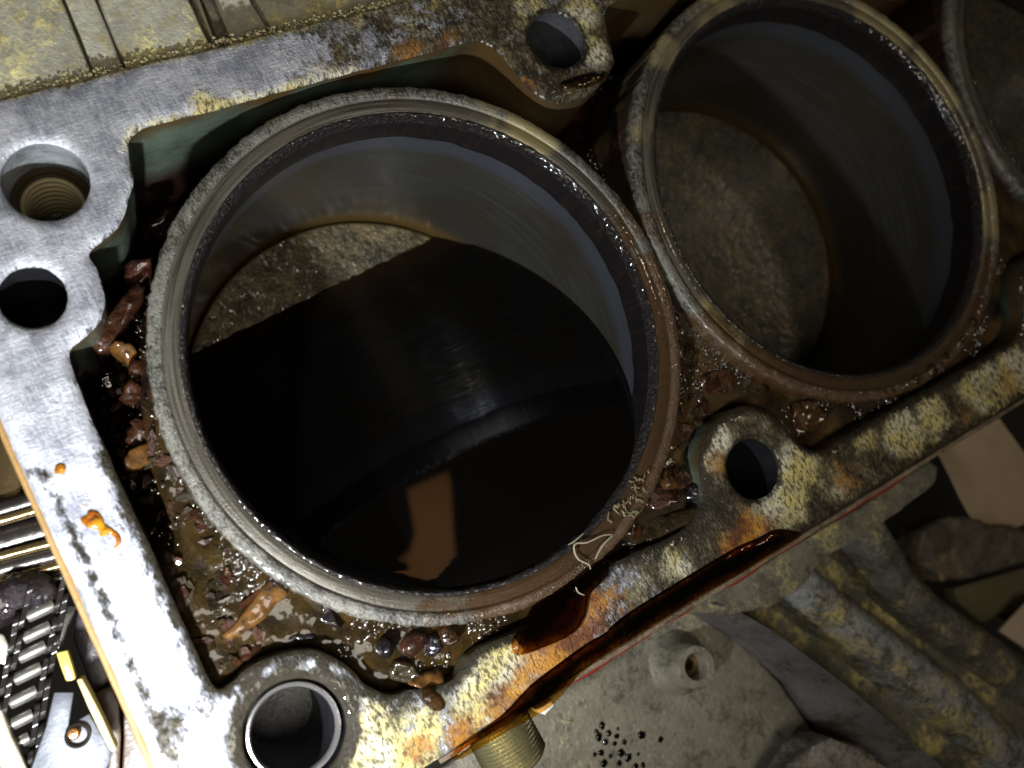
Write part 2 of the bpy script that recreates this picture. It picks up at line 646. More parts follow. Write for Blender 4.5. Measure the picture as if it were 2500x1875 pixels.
def m_band(c0):
    n = NT('burnt_band')
    a, r, z = polar(n, c0)
    v = n.comb(n.math('MULTIPLY', a, 26), 0.0, n.math('MULTIPLY', z, 5))
    f = n.noise(1.0, 6, 0.7, v)
    c = n.ramp(f, [(0.40, (0.005, 0.0045, 0.006)), (0.60, (0.010, 0.007, 0.006)), (0.80, (0.030, 0.018, 0.009))])
    return n.set(color=c, rough=0.34, normal=n.bump(f, 0.008, 0.5))


def m_bore(c0, zl):
    n = NT('bore_wall')
    a, r, z = polar(n, c0)
    v = n.comb(n.math('MULTIPLY', a, 1.1), 0.0, n.math('MULTIPLY', z, 70))
    f = n.noise(1.0, 6, 0.7, v)
    blotch = n.noise(2.6, 6, 0.6)
    c = n.mix(n.step(f, 0.35, 0.68), (0.042, 0.041, 0.037), (0.082, 0.079, 0.071))
    c = n.mix(n.step(blotch, 0.42, 0.66), c, (0.056, 0.046, 0.031))
    zz = n.math('ADD', z, n.math('MULTIPLY', n.noise(7, 4), 0.05))
    blue = n.math('MULTIPLY', n.step(zz, -0.28, -0.19), 0.6)  # bluish sheen below the rim, painted into the wall colour
    c = n.mix(blue, c, (0.085, 0.098, 0.13))
    # varnish just above the piston
    c = n.mix(n.math('MULTIPLY', n.step(zz, -0.90, -1.06), 0.85), c, (0.17, 0.105, 0.03))
    ro = n.mix(n.noise(9, 4), (0.15,) * 3, (0.27,) * 3)
    h = n.math('ADD', f, n.math('MULTIPLY', n.noise(60, 3), 0.2))
    return n.set(color=c, rough=ro, metal=0.6, normal=n.bump(h, 0.0035, 0.5), coat=0.25, coatr=0.15)


def m_piston(oily):
    n = NT('piston_carbon_wet' if oily else 'piston_carbon')
    f = n.noise(9, 7, 0.68)
    c = n.ramp(f, [(0.32, (0.020, 0.018, 0.010)), (0.48, (0.062, 0.052, 0.030)), (0.60, (0.12, 0.095, 0.05)), (0.72, (0.22, 0.15, 0.065))] if oily else
               [(0.34, (0.046, 0.045, 0.036)), (0.50, (0.072, 0.070, 0.054)), (0.60, (0.10, 0.085, 0.055)), (0.70, (0.19, 0.12, 0.055))])
    sp = n.noise(70, 2, 0.6)
    c = n.mix(n.math('MULTIPLY', n.step(sp, 0.56, 0.68), 0.7), c, (0.20, 0.17, 0.11))
    c = n.mix(n.math('MULTIPLY', n.step(sp, 0.44, 0.34), 0.7), c, (0.02, 0.017, 0.012))
    h = n.math('ADD', n.noise(36, 3, 0.6, n.map((1, 0.6, 1), (0, 0, 0.6))), n.math('MULTIPLY', sp, 0.6))
    n.set(color=c, rough=0.35 if oily else 0.36, metal=0.1 if oily else 0.35, normal=n.bump(h, 0.022 if oily else 0.0045, 1.0))
    if oily:
        wet(n, n.map((38, 24, 30), (0, 0, 0.6)), 0.010, 0.9)
    else:
        wet(n, 60, 0.0022, 0.30, 0.12)
    return n.mat


def m_oil():
    n = NT('black_oil')
    return n.set(color=(0.0014, 0.0011, 0.0010), rough=0.03, ior=1.55)


def m_film(thin, thick, name):
    n = NT(name)
    t = n.t
    tr = t.nodes.new('ShaderNodeBsdfTransparent')
    (d, _g, _b), _a = n.attr('stain')
    th = n.mix(n.step(n.math('ADD', d, n.math('MULTIPLY', n.math('SUBTRACT', n.noise(7, 4), 0.5), 0.4)), 0.0, 0.5), thin, thick)
    t.links.new(th, tr.inputs[0])
    gl = t.nodes.new('ShaderNodeBsdfGlossy')
    gl.inputs['Roughness'].default_value = 0.05
    fr = t.nodes.new('ShaderNodeFresnel')
    fr.inputs[0].default_value = 1.5
    nb = n.bump(n.noise(14, 4), 0.006, 0.35)
    t.links.new(nb, gl.inputs['Normal'])
    t.links.new(nb, fr.inputs['Normal'])
    mx = t.nodes.new('ShaderNodeMixShader')
    t.links.new(fr.outputs[0], mx.inputs[0])
    t.links.new(tr.outputs[0], mx.inputs[1])
    t.links.new(gl.outputs[0], mx.inputs[2])
    t.links.new(mx.outputs[0], n.out.inputs[0])
    t.nodes.remove(n.p)
    return n.mat


def m_sludge():
    n = NT('oily_sludge')
    f = n.noise(5.0, 7, 0.62, dist=0.5)
    y = n.sep()[1]
    x = n.sep()[0]
    c = n.ramp(f, [(0.30, (0.008, 0.006, 0.006)), (0.40, (0.009, 0.006, 0.003)), (0.50, (0.017, 0.010, 0.003)), (0.60, (0.030, 0.017, 0.004)), (0.70, (0.013, 0.006, 0.004)), (0.82, (0.012, 0.012, 0.012))])
    dk = n.ramp(f, [(0.34, (0.006, 0.005, 0.005)), (0.50, (0.030, 0.020, 0.009)), (0.60, (0.060, 0.032, 0.012)), (0.72, (0.030, 0.030, 0.020))])
    # the muck by the second bore is blacker than in the corner
    c = n.mix(n.step(x, 0.15, 0.55), c, dk)
    c = n.mix(n.step(y, 0.0, 0.35), c, n.ramp(f, [(0.4, (0.006, 0.004, 0.004)), (0.62, (0.022, 0.009, 0.006))]))
    area_ = n.step(n.noise(3.4, 3, 0.5, n.map(loc=(5, 5, 5))), 0.38, 0.60)
    h = n.math('ADD', n.math('MULTIPLY', n.noise(11, 4, 0.55, dist=0.8), 0.9), n.math('MULTIPLY', n.math('MULTIPLY', n.noise(48, 3, 0.6, dist=0.8), 0.9), area_))
    ro = n.mix(n.noise(18, 3), (0.04,) * 3, (0.13,) * 3)
    return n.set(color=c, rough=n.math('ADD', ro, 0.3), normal=n.bump(h, 0.009, 0.9), ior=1.5, spec=0.03, coat=0.55, coatr=0.07, coatn=n.bump(n.math('ADD', n.math('MULTIPLY', n.noise(9, 1.5, 0.5, dist=0.6), 1.4), n.math('MULTIPLY', n.noise(26, 1.0, 0.5), n.math('ADD', n.math('MULTIPLY', area_, 0.7), 0.1))), 0.0058, 1.0))


def m_chunk(name, a, b, rough=0.14, bump=0.5):
    n = NT(name)
    c = n.mix(n.step(n.noise(16, 6, 0.62), 0.35, 0.68), a, b)
    return n.set(color=n.mix(n.step(n.noise(26, 4, 0.6, n.map(loc=(1, 2, 9))), 0.56, 0.68), c, (0.012, 0.008, 0.006)), rough=n.mix(n.noise(20, 3), (rough * 1.2,) * 3, (rough * 2.4,) * 3), normal=n.bump(n.noise(38, 5, 0.65), 0.014, bump), spec=0.1, coat=0.7, coatr=0.04, coatn=n.bump(n.noise(30, 1.5, 0.5), 0.004, 1.0))


def m_cast(name, a, b, crust, amount, scale=8.0, rough=0.6, metal=0.15, dark=(0.05, 0.045, 0.03)):
    n = NT(name)
    lo = n.noise(scale * 0.35, 5, 0.6, n.map(loc=(2, 3, 4)))
    hi = n.noise(scale * 2.6, 6, 0.7, n.map(loc=(5, 1, 4)))
    c = n.mix(n.step(n.math('ADD', n.math('MULTIPLY', n.noise(scale * 0.5, 6, 0.62), 0.6), n.math('MULTIPLY', hi, 0.4)), 0.36, 0.64), a, b)
    k = n.step(n.math('ADD', n.math('MULTIPLY', lo, 0.6), n.math('MULTIPLY', hi, 0.4)), 0.60 - amount * 0.26, 0.72 - amount * 0.20)
    c = n.mix(k, c, n.mix(n.step(n.noise(scale * 1.4, 5, 0.65), 0.35, 0.65), crust, tuple(min(1, q * 1.55) for q in crust)))
    d = n.step(n.math('ADD', n.math('MULTIPLY', n.noise(scale * 0.9, 5, 0.6, n.map(loc=(7, 1, 2))), 0.55), n.math('MULTIPLY', n.noise(scale * 4.5, 4, 0.7, n.map(loc=(1, 8, 2))), 0.45)), 0.50, 0.62)
    c = n.mix(n.math('MULTIPLY', d, 0.75), c, dark)
    h = n.math('ADD', n.noise(scale * 5, 5, 0.65), n.math('MULTIPLY', k, 0.5))
    return n.set(color=c, rough=n.mix(d, (rough,) * 3, (rough * 0.55,) * 3), metal=metal, normal=n.bump(h, 0.007, 0.7))


def m_plain(name, col, rough=0.4, metal=0.0, var=0.3, scale=12, bump=0.25, spec=0.5):
    n = NT(name)
    c = n.mix(n.noise(scale, 6, 0.62), tuple(q * (1 - var) for q in col), tuple(min(1, q * (1 + var)) for q in col))
    return n.set(color=c, rough=rough, metal=metal, spec=spec, normal=n.bump(n.noise(scale * 4, 5, 0.6), 0.008, bump))


DECK = m_deck()
JACKET = m_jacket()
HOLE = m_hole()
MIDHOLE = m_plain('half_shaded_bore', (0.065, 0.065, 0.075), 0.3, 0.2, 0.95, 9, 0.5)  # darker bore copy: shade inside the hole put into the colour
DARKHOLE = m_plain('oily_shaded_bore', (0.014, 0.014, 0.016), 0.22, 0.1, 0.6, 14, 0.5)  # oil and the shade inside the holes share one dark colour
RIDGE = m_ridge()
OIL = m_oil()
FILM = m_film((0.75, 0.48, 0.20), (0.22, 0.09, 0.03), 'oil_film')
FILM_RED = m_film((0.90, 0.48, 0.10), (0.016, 0.006, 0.004), 'dark_oil_film')
CLEAR = m_film((0.9, 0.82, 0.65), (0.72, 0.58, 0.36), 'clear_oil')
SLUDGE = m_sludge()
BEAD = m_plain('oil_bead', (0.020, 0.012, 0.006), 0.10, 0, 0.6, 20, 0.0, 1.0)
BEAD.node_tree.nodes['Principled BSDF'].inputs['Coat Weight'].default_value = 1.0
BEAD.node_tree.nodes['Principled BSDF'].inputs['Coat IOR'].default_value = 1.8
TAN = m_chunk('tan_flake', (0.045, 0.019, 0.005), (0.105, 0.048, 0.011), 0.25, 0.3)
BROWN = m_chunk('brown_flake', (0.016, 0.006, 0.0035), (0.048, 0.018, 0.008), 0.14, 0.7)
REDDISH = m_chunk('reddish_flake', (0.016, 0.005, 0.004), (0.040, 0.012, 0.006), 0.14, 0.7)
AMBER = m_chunk('amber_lump', (0.013, 0.006, 0.002), (0.055, 0.023, 0.005), 0.08, 0.7)
BLACKLUMP = m_chunk('black_lump', (0.004, 0.0035, 0.005), (0.012, 0.009, 0.008), 0.06, 0.6)
OLIVE = m_chunk('olive_lump', (0.010, 0.007, 0.003), (0.028, 0.019, 0.007), 0.12, 0.7)
STEEL = m_plain('chain_steel', (0.20, 0.19, 0.17), 0.34, 0.75, 0.35, 14, 0.12)
DARKSTEEL = m_plain('oiled_steel', (0.022, 0.019, 0.017), 0.26, 0.3, 0.5, 9, 0.3)
GOLDSTEEL = m_plain('varnished_steel', (0.13, 0.09, 0.04), 0.2, 0.7, 0.4, 8, 0.3)
BRASS = m_plain('plated_thread', (0.42, 0.38, 0.22), 0.26, 0.85, 0.25, 12, 0.25)

# ------------------------------------------------------------------ the engine block
block = thing('engine_block', 'oily aluminium engine block with bare deck, three bores and bolt holes', 'engine block', (0.0, 0.0, -2.2))

boss_top = [(0.622, 1.062), (0.678, 1.053), (0.721, 1.019), (0.753, 0.959), (0.774, 0.88), (0.807, 0.789), (0.855, 0.735), (0.921, 0.712), (1.04, 0.713),
            (1.142, 0.749), (1.205, 0.79), (1.238, 0.836), (1.262, 0.925), (1.28, 0.995), (1.320, 1.046), (1.375, 1.062)]
boss_low = [(0.56, -1.032), (0.62, -1.026), (0.68, -1.004), (0.733, -0.962), (0.75, -0.915), (0.776, -0.841), (0.826, -0.78), (0.903, -0.727), (0.985, -0.706),
            (1.088, -0.71), (1.164, -0.759), (1.229, -0.841), (1.251, -0.928), (1.292, -0.999), (1.377, -1.032), (1.461, -1.028)]
left_side = [(0.16, -1.0), (0.05, -1.018), (-0.076, -1.06), (-0.166, -1.054), (-0.291, -1.036), (-0.371, -1.039), (-0.405, -1.054), (-0.47, -1.082), (-0.55, -1.065),
             (-0.623, -1.04), (-0.669, -1.029), (-0.705, -1.0), (-0.742, -0.946), (-0.76, -0.885), (-0.793, -0.83), (-0.834, -0.778), (-0.891, -0.743),
             (-0.972, -0.723), (-1.059, -0.721), (-1.106, -0.735), (-1.15, -0.741), (-1.168, -0.71), (-1.168, -0.64), (-1.168, 0.286), (-1.161, 0.376), (-1.149, 0.43),
             (-1.104, 0.452), (-1.044, 0.479), (-1.012, 0.509), (-0.986, 0.554), (-0.975, 0.61), (-0.972, 0.661), (-0.977, 0.699), (-0.964, 0.722),
             (-0.875, 0.756), (-0.822, 0.8), (-0.782, 0.858), (-0.751, 0.901), (-0.739, 0.964), (-0.729, 1.001), (-0.719, 1.031), (-0.7, 1.05), (-0.65, 1.066)]
jacket_pts = left_side + boss_top + [(x + PITCH, y) for x, y in boss_top] + [(4.95, 1.06), (5.15, 1.0), (5.2, 0.9), (5.2, -0.9), (5.15, -0.98), (4.95, -1.03)] \
    + [(x + PITCH, y) for x, y in boss_low[::-1]] + boss_low[::-1]
jacket = spline(jacket_pts, 3)
if area(jacket) < 0:
    jacket = jacket[::-1]
jacket = jacket + np.array([(0.007 * nz(x, y, 1, 9, 4), 0.007 * nz(x, y, 5, 9, 4)) for x, y in jacket])

X0, X1, Y0, Y1 = -1.405, 5.6, -1.289, 1.287
outl = [(X0, Y0 + 0.0), (X1, Y0), (X1, Y1), (X0, Y1)]
outer = []
for (ax, ay), (bx, by) in zip(outl, outl[1:] + outl[:1]):
    k = int(max(abs(bx - ax), abs(by - ay)) / 0.045)
    for q in range(k):
        outer.append((ax + (bx - ax) * q / k, ay + (by - ay) * q / k))
outer = np.array(outer)
outer = outer + np.array([(0.010 * nz(x, y, 3, 7, 4), (0.016 if y > 0 else 0.008) * nz(x, y, 8, 7, 4)) for x, y in outer])

bolts = [((-1.003, 0.980), 0.132), ((-1.180, 0.632), 0.100), ((1.014, 0.972), 0.122), ((1.000, -0.957), 0.122), ((-1.000, -0.972), 0.163),
         ((1.014 + PITCH, 0.972), 0.122), ((1.0 + PITCH, -0.957), 0.122)]
holes = [circle(c, r, 56, 0.004, 3) for c, r in bolts]
CH = 0.016
out_in = inset(outer, CH)
jac_in = inset(jacket, -CH)
hole_in = [inset(h, -0.010) for h in holes]
V, F = region(outer, [jacket] + holes, 0.034, extra=[out_in, jac_in] + hole_in)
dj = edge_dist(jacket, V)
do = edge_dist(outer, V)
dh = np.min([edge_dist(h, V) for h in holes], 0)
zz = np.zeros(len(V))
zz[(dj < 1e-5)] = -0.014
zz[(do < 1e-5)] = -0.018
zz[(dh < 1e-5)] = -0.012
zz += np.array([0.0035 * nz(x, y, 0, 10, 3) for x, y in V])

# stains: where each kind of dirt has settled on the deck (point, radius, strength) ; R crust, G grime, B rust
st = np.zeros((len(V), 4))
st[:, 3] = 1


def stain(ch, px, py, rpx, s, flat=1.0):
    c = at(px, py)
    r = math.dist(at(px + rpx, py)[:2], c[:2]) * 0.5 + math.dist(at(px, py + rpx)[:2], c[:2]) * 0.5
    d = np.hypot(V[:, 0] - c[0], V[:, 1] - c[1]) / r
    if ch == 1 and px > 620 and not (px < 960 and py > 1550):
        s *= 0.62
    st[:, ch] = np.maximum(st[:, ch], s * np.clip(1.6 - d * 1.1, 0, 1))


for q in [(2211, 1058, 62, .95), (2275, 1010, 55, .9), (2116, 1080, 45, .75), (2400, 940, 80, .8), (2480, 900, 70, .8), (1952, 1137, 62, .9), (1935, 1232, 55, .95), (1754, 1074, 42, .85),
          (1740, 1120, 36, .75), (1880, 1264, 60, .9), (1659, 1375, 50, .7), (1560, 1420, 70, .55), (1233, 1619, 105, .85), (1170, 1714, 90, .85), (1043, 1777, 60, .8), (916, 1809, 110, 1.0),
          (1000, 1860, 90, .9), (800, 1640, 45, .7), (690, 1600, 40, .6), (560, 1740, 80, .45), (1421, 32, 50, .9), (1447, 127, 46, .85), (1300, 20, 60, .7), (1020, 30, 80, .55), (850, 60, 60, .5),
          (500, 243, 40, .8), (600, 225, 30, .6), (780, 185, 40, .7), (300, 1000, 40, .3), (230, 1220, 60, .45), (2040, 1180, 60, .55), (1870, 1180, 60, .85), (440, 1850, 70, .55), (1320, 150, 40, .5)]:
    stain(0, *q)
for q in [(740, 100, 90, .55), (900, 80, 120, .7), (1050, 60, 120, .72), (1200, 60, 110, .7), (1290, 180, 60, .85), (1340, 215, 70, .85), (1225, 80, 60, .8), (1490, 40, 40, .5), (1754, 1216, 46, .95), (1785, 1260, 42, .9),
          (1706, 1330, 80, .85), (1600, 1420, 70, .75), (1500, 1500, 60, .8), (2000, 1180, 60, .7), (2060, 1120, 60, .8), (2150, 1130, 60, .8), (2330, 990, 60, .75), (2230, 1110, 60, .75), (2440, 960, 60, .7), (1990, 1240, 50, .8), (1900, 1290, 40, .8),
          (1830, 1040, 60, .6), (1930, 1040, 40, .75), (1150, 1660, 120, .62), (1250, 1600, 100, .6), (1060, 1720, 80, .6), (950, 1740, 70, .55), (1000, 1720, 50, .8), (720, 1655, 70, .75), (850, 1700, 50, .75), (640, 1690, 60, .75),
          (500, 1720, 60, .45), (420, 1780, 60, .62), (380, 1730, 40, .5), (430, 1560, 30, .4), (80, 1150, 40, .35), (200, 1320, 50, .3), (240, 1060, 50, .28), (60, 960, 40, .3), (340, 1500, 50, .28), (80, 730, 60, .2), (1420, 140, 40, .6),
          (640, 150, 60, .35), (1000, 1800, 60, .5), (860, 1780, 60, .45)]:
    stain(1, *q)
for q in [(1390, 1540, 85, 1.0), (1342, 1590, 70, .95), (1440, 1500, 60, .9), (1300, 1650, 60, .8), (1230, 1720, 60, .8), (1833, 1300, 55, .85), (1790, 1330, 40, .8), (1755, 1130, 38, .6), (1870, 1290, 40, .7), (2470, 925, 40, .5),
          (2350, 1010, 36, .5), (1020, 1830, 45, .7), (1130, 1790, 50, .8), (1000, 128, 50, .55), (1100, 105, 40, .5), (1290, 210, 30, .6), (470, 270, 25, .5), (1500, 1470, 50, .6), (2060, 1160, 50, .5)]:
    stain(2, *q)
# crust and dirt that collect along the edges
e = np.clip(1 - do / 0.05, 0, 1)
st[:, 0] = np.maximum(st[:, 0], e * np.where((V[:, 1] > 1.1) & (V[:, 0] < 1.5), 0.95, 0.3))
st[:, 0] = np.maximum(st[:, 0], np.where((V[:, 1] > 1.0) & (dj < 0.06) & (V[:, 0] < 0.2), (1 - dj / 0.06) * 0.8, 0))
lo = (V[:, 1] > -1.2) & (V[:, 0] < -0.9) & (V[:, 1] < 0.1)
st[:, 1] = np.maximum(st[:, 1], np.where(lo, np.clip(1 - np.abs(V[:, 0] + 1.352) / 0.035, 0, 1) * 0.80, 0))
st[:, 1] = np.maximum(st[:, 1], np.where(lo | (V[:, 1] < -0.5), np.clip(1 - dj / 0.075, 0, 1) * 0.9, 0))
st[:, 1] = np.maximum(st[:, 1], np.clip(1 - dj / 0.03, 0, 1) * 0.5)
st[:, 1] = np.maximum(st[:, 1], np.where(V[:, 1] < -1.1, np.clip(1 - do / 0.06, 0, 1) * np.where(V[:, 0] > 0.9, 0.75, 0.4), 0))
top_d = sm(V[:, 0], -0.45, 0.25) * 0.60 + 0.12 * sm(V[:, 0], 0.4, 0.8)
low_d = sm(V[:, 0], -1.0, -0.55) * 0.55 + 0.35 * sm(V[:, 0], 0.1, 0.6)
st[:, 3] = np.where(V[:, 1] > 0, top_d, np.where(V[:, 1] < -0.65, low_d, 0.0))
st[:, 3] = np.maximum(st[:, 3], 0.25 * np.clip(1 - dj / 0.05, 0, 1))
for hi, wd, am in ((4, 0.075, 1.0), (2, 0.04, 0.7), (3, 0.03, 0.6), (1, 0.015, 0.4)):
    dq = edge_dist(holes[hi], V)
    st[:, 1] = np.maximum(st[:, 1], am * np.clip(1.6 * (1 - dq / wd), 0, 1))
verts = [(x, y, z) for (x, y), z in zip(V, zz)]
deck = new_obj('deck', verts, F, DECK, block, smooth=True, attr=st)


def wall(loop, z0, z1, rows=6, inward=0.0, jit=0.01):
    m = MB()
    n = len(loop)
    for k in range(rows + 1):
        t = k / rows
        z = z0 + (z1 - z0) * t
        p = inset(loop, inward * t)
        for i in range(n):
            j = jit * min(1, t * 3) * nz(p[i][0], p[i][1], z, 3.5, 3)
            m.v.append((p[i][0] + j, p[i][1] + j, z))
    for k in range(rows):
        for i in range(n):
            i2 = (i + 1) % n
            m.f.append((k * n + i, k * n + i2, (k + 1) * n + i2, (k + 1) * n + i))
    return m


wall(jacket, -0.013, -1.25, 10, 0.02, 0.05).build('jacket_wall', JACKET, block, smooth=True)
m = MB()
lp = []
for k in range(70):
    y = -1.27 + k * 0.036
    lp.append((-1.412 + 0.004 * nz(0, y, 2, 7), y, -0.045 + 0.004 * nz(1, y, 0, 9)))
m.tube(lp, 0.014, 8)
m.build('seal_strip', m_plain('tan_seal', (0.26, 0.155, 0.055), 0.5, 0, 0.35, 14, 0.4), block, smooth=True)
SIDE = m_cast('block_side', (0.20, 0.16, 0.08), (0.36, 0.28, 0.13), (0.40, 0.30, 0.12), 0.3, 6)
wall(outer, -0.017, -0.40, 4, -0.012, 0.012).build('side_wall', SIDE, block, smooth=True)
for (c, r), h in zip(bolts, holes):
    wall(h, -0.011, -0.9, 6, 0.0, 0.006).build('bolt_bore', HOLE if c[0] < 0 and c[1] > 0.9 else MIDHOLE if c[1] > 0.9 else DARKHOLE, block, smooth=True)
fl, ff = region(np.array([(X0, Y0), (X1, Y0), (X1, Y1), (X0, Y1)]) * 0.999, [], 0.4)
new_obj('jacket_floor', [(x, y, -1.25) for x, y in fl], ff, JACKET, block)

# threads in the first bolt bore, steel sleeve in the last
c, r = bolts[0]
thr = MB()
prof = [(r * 0.985, -0.195), (r * 0.87, -0.21)]
zt = -0.215
for k in range(9):
    prof += [(r * 0.85, zt), (r * 0.70, zt - 0.02)]
    zt -= 0.042
MB().lathe([(r * 0.84, zt + 0.03), (0.0, zt)], c, 40).build('bore_end', DARKHOLE, block)
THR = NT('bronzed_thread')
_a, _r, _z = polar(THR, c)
THR.set(color=THR.mix(THR.step(_r, r * 0.80, r * 0.735), (0.030, 0.020, 0.008), THR.mix(THR.noise(9, 4), (0.26, 0.19, 0.085), (0.42, 0.36, 0.22))), rough=0.35, metal=0.3)  # shade between the threads painted in as darker valleys
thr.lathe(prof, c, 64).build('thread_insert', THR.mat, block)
c, r = bolts[4]
m = MB().lathe([(0.1335, -0.050), (0.131, -0.060), (0.131, -0.55), (0.0, -0.56)], c, 72)
m.build('sleeve_bore', DARKHOLE, block, smooth=True)
sl = MB().lathe([(0.158, -0.5), (0.158, -0.07), (0.150, -0.032), (0.143, -0.030), (0.136, -0.038), (0.1335, -0.050)], c, 72)
sl.build('dowel_sleeve', m_plain('sleeve_steel', (0.50, 0.48, 0.46), 0.2, 0.85, 0.25, 14), block, smooth=True)

# ------------------------------------------------------------------ cylinder liners
RI = 0.8695


def stain_ring(verts, lst, c):
    v = np.array(verts)
    a = np.zeros((len(v), 4))
    a[:, 3] = 1
    for ch, px, py, rpx, s in lst:
        p = at(px, py)
        r = math.dist(at(px + rpx, py)[:2], p[:2])
        d = np.hypot(v[:, 0] - p[0], v[:, 1] - p[1]) / r
        a[:, ch] = np.maximum(a[:, ch], s * np.clip(1.6 - d * 1.1, 0, 1))
    return a


ring_stains = [
    [(0, 1600, 700, 90, .75), (0, 1640, 860, 110, .85), (0, 1640, 1000, 100, .85), (0, 1600, 1120, 90, .85), (0, 1530, 1250, 90, .95), (0, 1440, 1370, 100, 1.), (0, 1330, 1440, 100, .95), (0, 1210, 1480, 80, .75), (0, 1080, 1490, 80, .5),
     (0, 1520, 560, 70, .55), (0, 850, 1470, 60, .4), (0, 700, 1400, 40, .35), (0, 620, 330, 40, .2), (1, 1300, 330, 90, .9), (1, 1180, 280, 60, .7), (0, 470, 1180, 70, .35), (0, 400, 1080, 60, .3), (0, 560, 1330, 60, .4), (0, 390, 620, 60, .3), (0, 950, 230, 60, .35)],
    [(0, 1740, 830, 80, .7), (0, 1860, 920, 90, .85), (0, 2000, 960, 90, .9), (0, 2130, 960, 90, .95), (0, 2260, 900, 90, .95), (0, 2360, 800, 80, .85), (0, 2420, 680, 60, .6), (0, 1590, 560, 60, .5),
     (1, 1750, 30, 80, .8), (1, 1620, 130, 70, .7), (1, 1830, 830, 70, .8), (1, 2410, 520, 60, .9), (1, 2150, 60, 80, .8), (1, 2290, 200, 80, .8), (1, 2380, 380, 60, .6), (1, 1560, 300, 60, .5), (1, 1760, 770, 60, .7)],
    [(1, 2330, 100, 80, .5)]]
for i in range(3):
    cx = PITCH * i
    lin = bpy.data.objects.new('cylinder_liner', None)
    N = 420
    m = MB()
    prof = [(1.0, -1.25), (1.0, -0.30), (1.0, -0.016), (0.998, 0.002), (0.991, 0.009), (0.972, 0.010), (0.954, 0.009), (0.950, 0.005), (0.945, 0.006), (0.925, 0.008), (0.908, 0.007), (0.897, 0.002)]

    def rn(a, j, i=i):
        if j < 2 or j > 4:
            return 0.0
        v = 0.65 * nz(math.cos(a), math.sin(a), i * 3.3, 40, 3) + 0.35 * nz(math.cos(a), math.sin(a), i * 3.3, 6, 3)
        return (0.020 if j == 2 else 0.018 if j == 3 else 0.008) * v

    def zn(a, j, i=i):
        if j < 3 or j > 6:
            return 0.0
        return 0.0028 * nz(math.cos(a), math.sin(a) + j, i * 2.2, 50, 3)
    m.lathe(prof, (cx, 0), N, rn, z_noise=zn)
    o = new_obj('cylinder_liner', m.v, [f[::-1] for f in m.f], m_liner((cx, 0), 'liner_face_%d' % i, None), block, smooth=True, attr=stain_ring(m.v, ring_stains[i], (cx, 0)))
    m = MB()
    m.lathe([(0.8975, 0.001), (0.893, 0.006), (0.885, 0.002), (0.877, -0.010), (0.8705, -0.024), (0.869, -0.032)], (cx, 0), 320,
            lambda a, j, i=i: (0.0 if j in (0, 5) else 0.007 * nz(math.cos(a), math.sin(a), i + j * 0.37, 34, 3)),
            z_noise=lambda a, j, i=i: (0.0 if j in (0, 5) else 0.010 * nz(math.cos(a), math.sin(a), i + j * 0.7 + 9, 40, 3)))
    new_obj('carbon_ridge', m.v, [f[::-1] for f in m.f], RIDGE, o, smooth=True)
    m = MB()
    m.lathe([(0.869, -0.0315), (0.867, -0.06), (0.866, -0.10), (0.8655, -0.145), (0.8672, -0.155)], (cx, 0), 160, z_noise=lambda a, j, i=i: (0.018 * nz(math.cos(a), math.sin(a), i, 9, 3) if j >= 3 else 0))
    new_obj('carbon_band', m.v, [f[::-1] for f in m.f], m_band((cx, 0)), o, smooth=True)
    m = MB()
    m.lathe([(0.868, -0.12), (0.868, -0.4), (0.868, -0.8), (0.868, -1.2), (0.868, -1.9)], (cx, 0), 160)
    new_obj('bore_wall', m.v, [f[::-1] for f in m.f], m_bore((cx, 0), -1), o, smooth=True)

# ------------------------------------------------------------------ pistons
PZ = [-1.10, -1.05, -0.62]
plabels = ['wet carbon crusted piston half drowned under black oil', 'grainy dry piston crown inside the bore without oil', 'flat grey piston crown cut off by the picture edge']
for i in range(3):
    cx = PITCH * i
    p = thing('piston', plabels[i], 'piston', (cx, 0, PZ[i] - 0.7), 'pistons inside the bores')
    cir = circle((cx, 0), 0.845, 120)
    Vp, Fp = region(cir, [], 0.017 if i < 2 else 0.06)
    rr = np.hypot(Vp[:, 0] - cx, Vp[:, 1])
    amp = 0.020 if i == 0 else 0.004
    pz = PZ[i] + np.array([amp * nz(x, y, i, 26, 4) for x, y in Vp]) * (rr < 0.84)
    if i == 1:
        pz += -0.085 * np.clip(1 - (rr / 0.76) ** 2, 0, 1)
    new_obj('crown', [(x, y, z) for (x, y), z in zip(Vp, pz)], Fp, m_piston(i == 0), p, smooth=True)
    m = MB().lathe([(0.845, PZ[i]), (0.852, PZ[i] - 0.002), (0.858, PZ[i] - 0.012), (0.859, PZ[i] - 0.10), (0.842, PZ[i] - 0.101), (0.842, PZ[i] - 0.125), (0.860, PZ[i] - 0.126), (0.860, PZ[i] - 0.65)], (cx, 0), 120)
    new_obj('skirt', m.v, [f[::-1] for f in m.f], GOLDSTEEL if i == 0 else DARKSTEEL, p, smooth=False)

# ------------------------------------------------------------------ oil lying level in the first bore
cir = circle((0, 0), 0.8678, 200)
Vo, Fo = region(cir, [], 0.03, extra=[circle((0, 0), 0.855, 180), circle((0, 0), 0.835, 160)])
n_ = np.array(UP)
zo = (-0.492 - n_[0] * Vo[:, 0] - n_[1] * Vo[:, 1]) / n_[2]
ro = np.hypot(Vo[:, 0], Vo[:, 1])
lim = -0.012
k = 0.02
hh = np.clip(0.5 + 0.5 * (lim - zo) / k, 0, 1)
zo = lim * (1 - hh) + zo * hh - k * hh * (1 - hh)
men = 0.022 * np.exp(-(0.868 - ro) / 0.014)
zo = np.where(zo < -1.0, zo + 0, zo + men * np.clip((lim - zo) / 0.1, 0, 1))
zo = np.maximum(zo, -1.35)
pool = new_obj('oil_pool', [(x, y, z) for (x, y), z in zip(Vo, zo)], Fo, OIL, None, smooth=True)
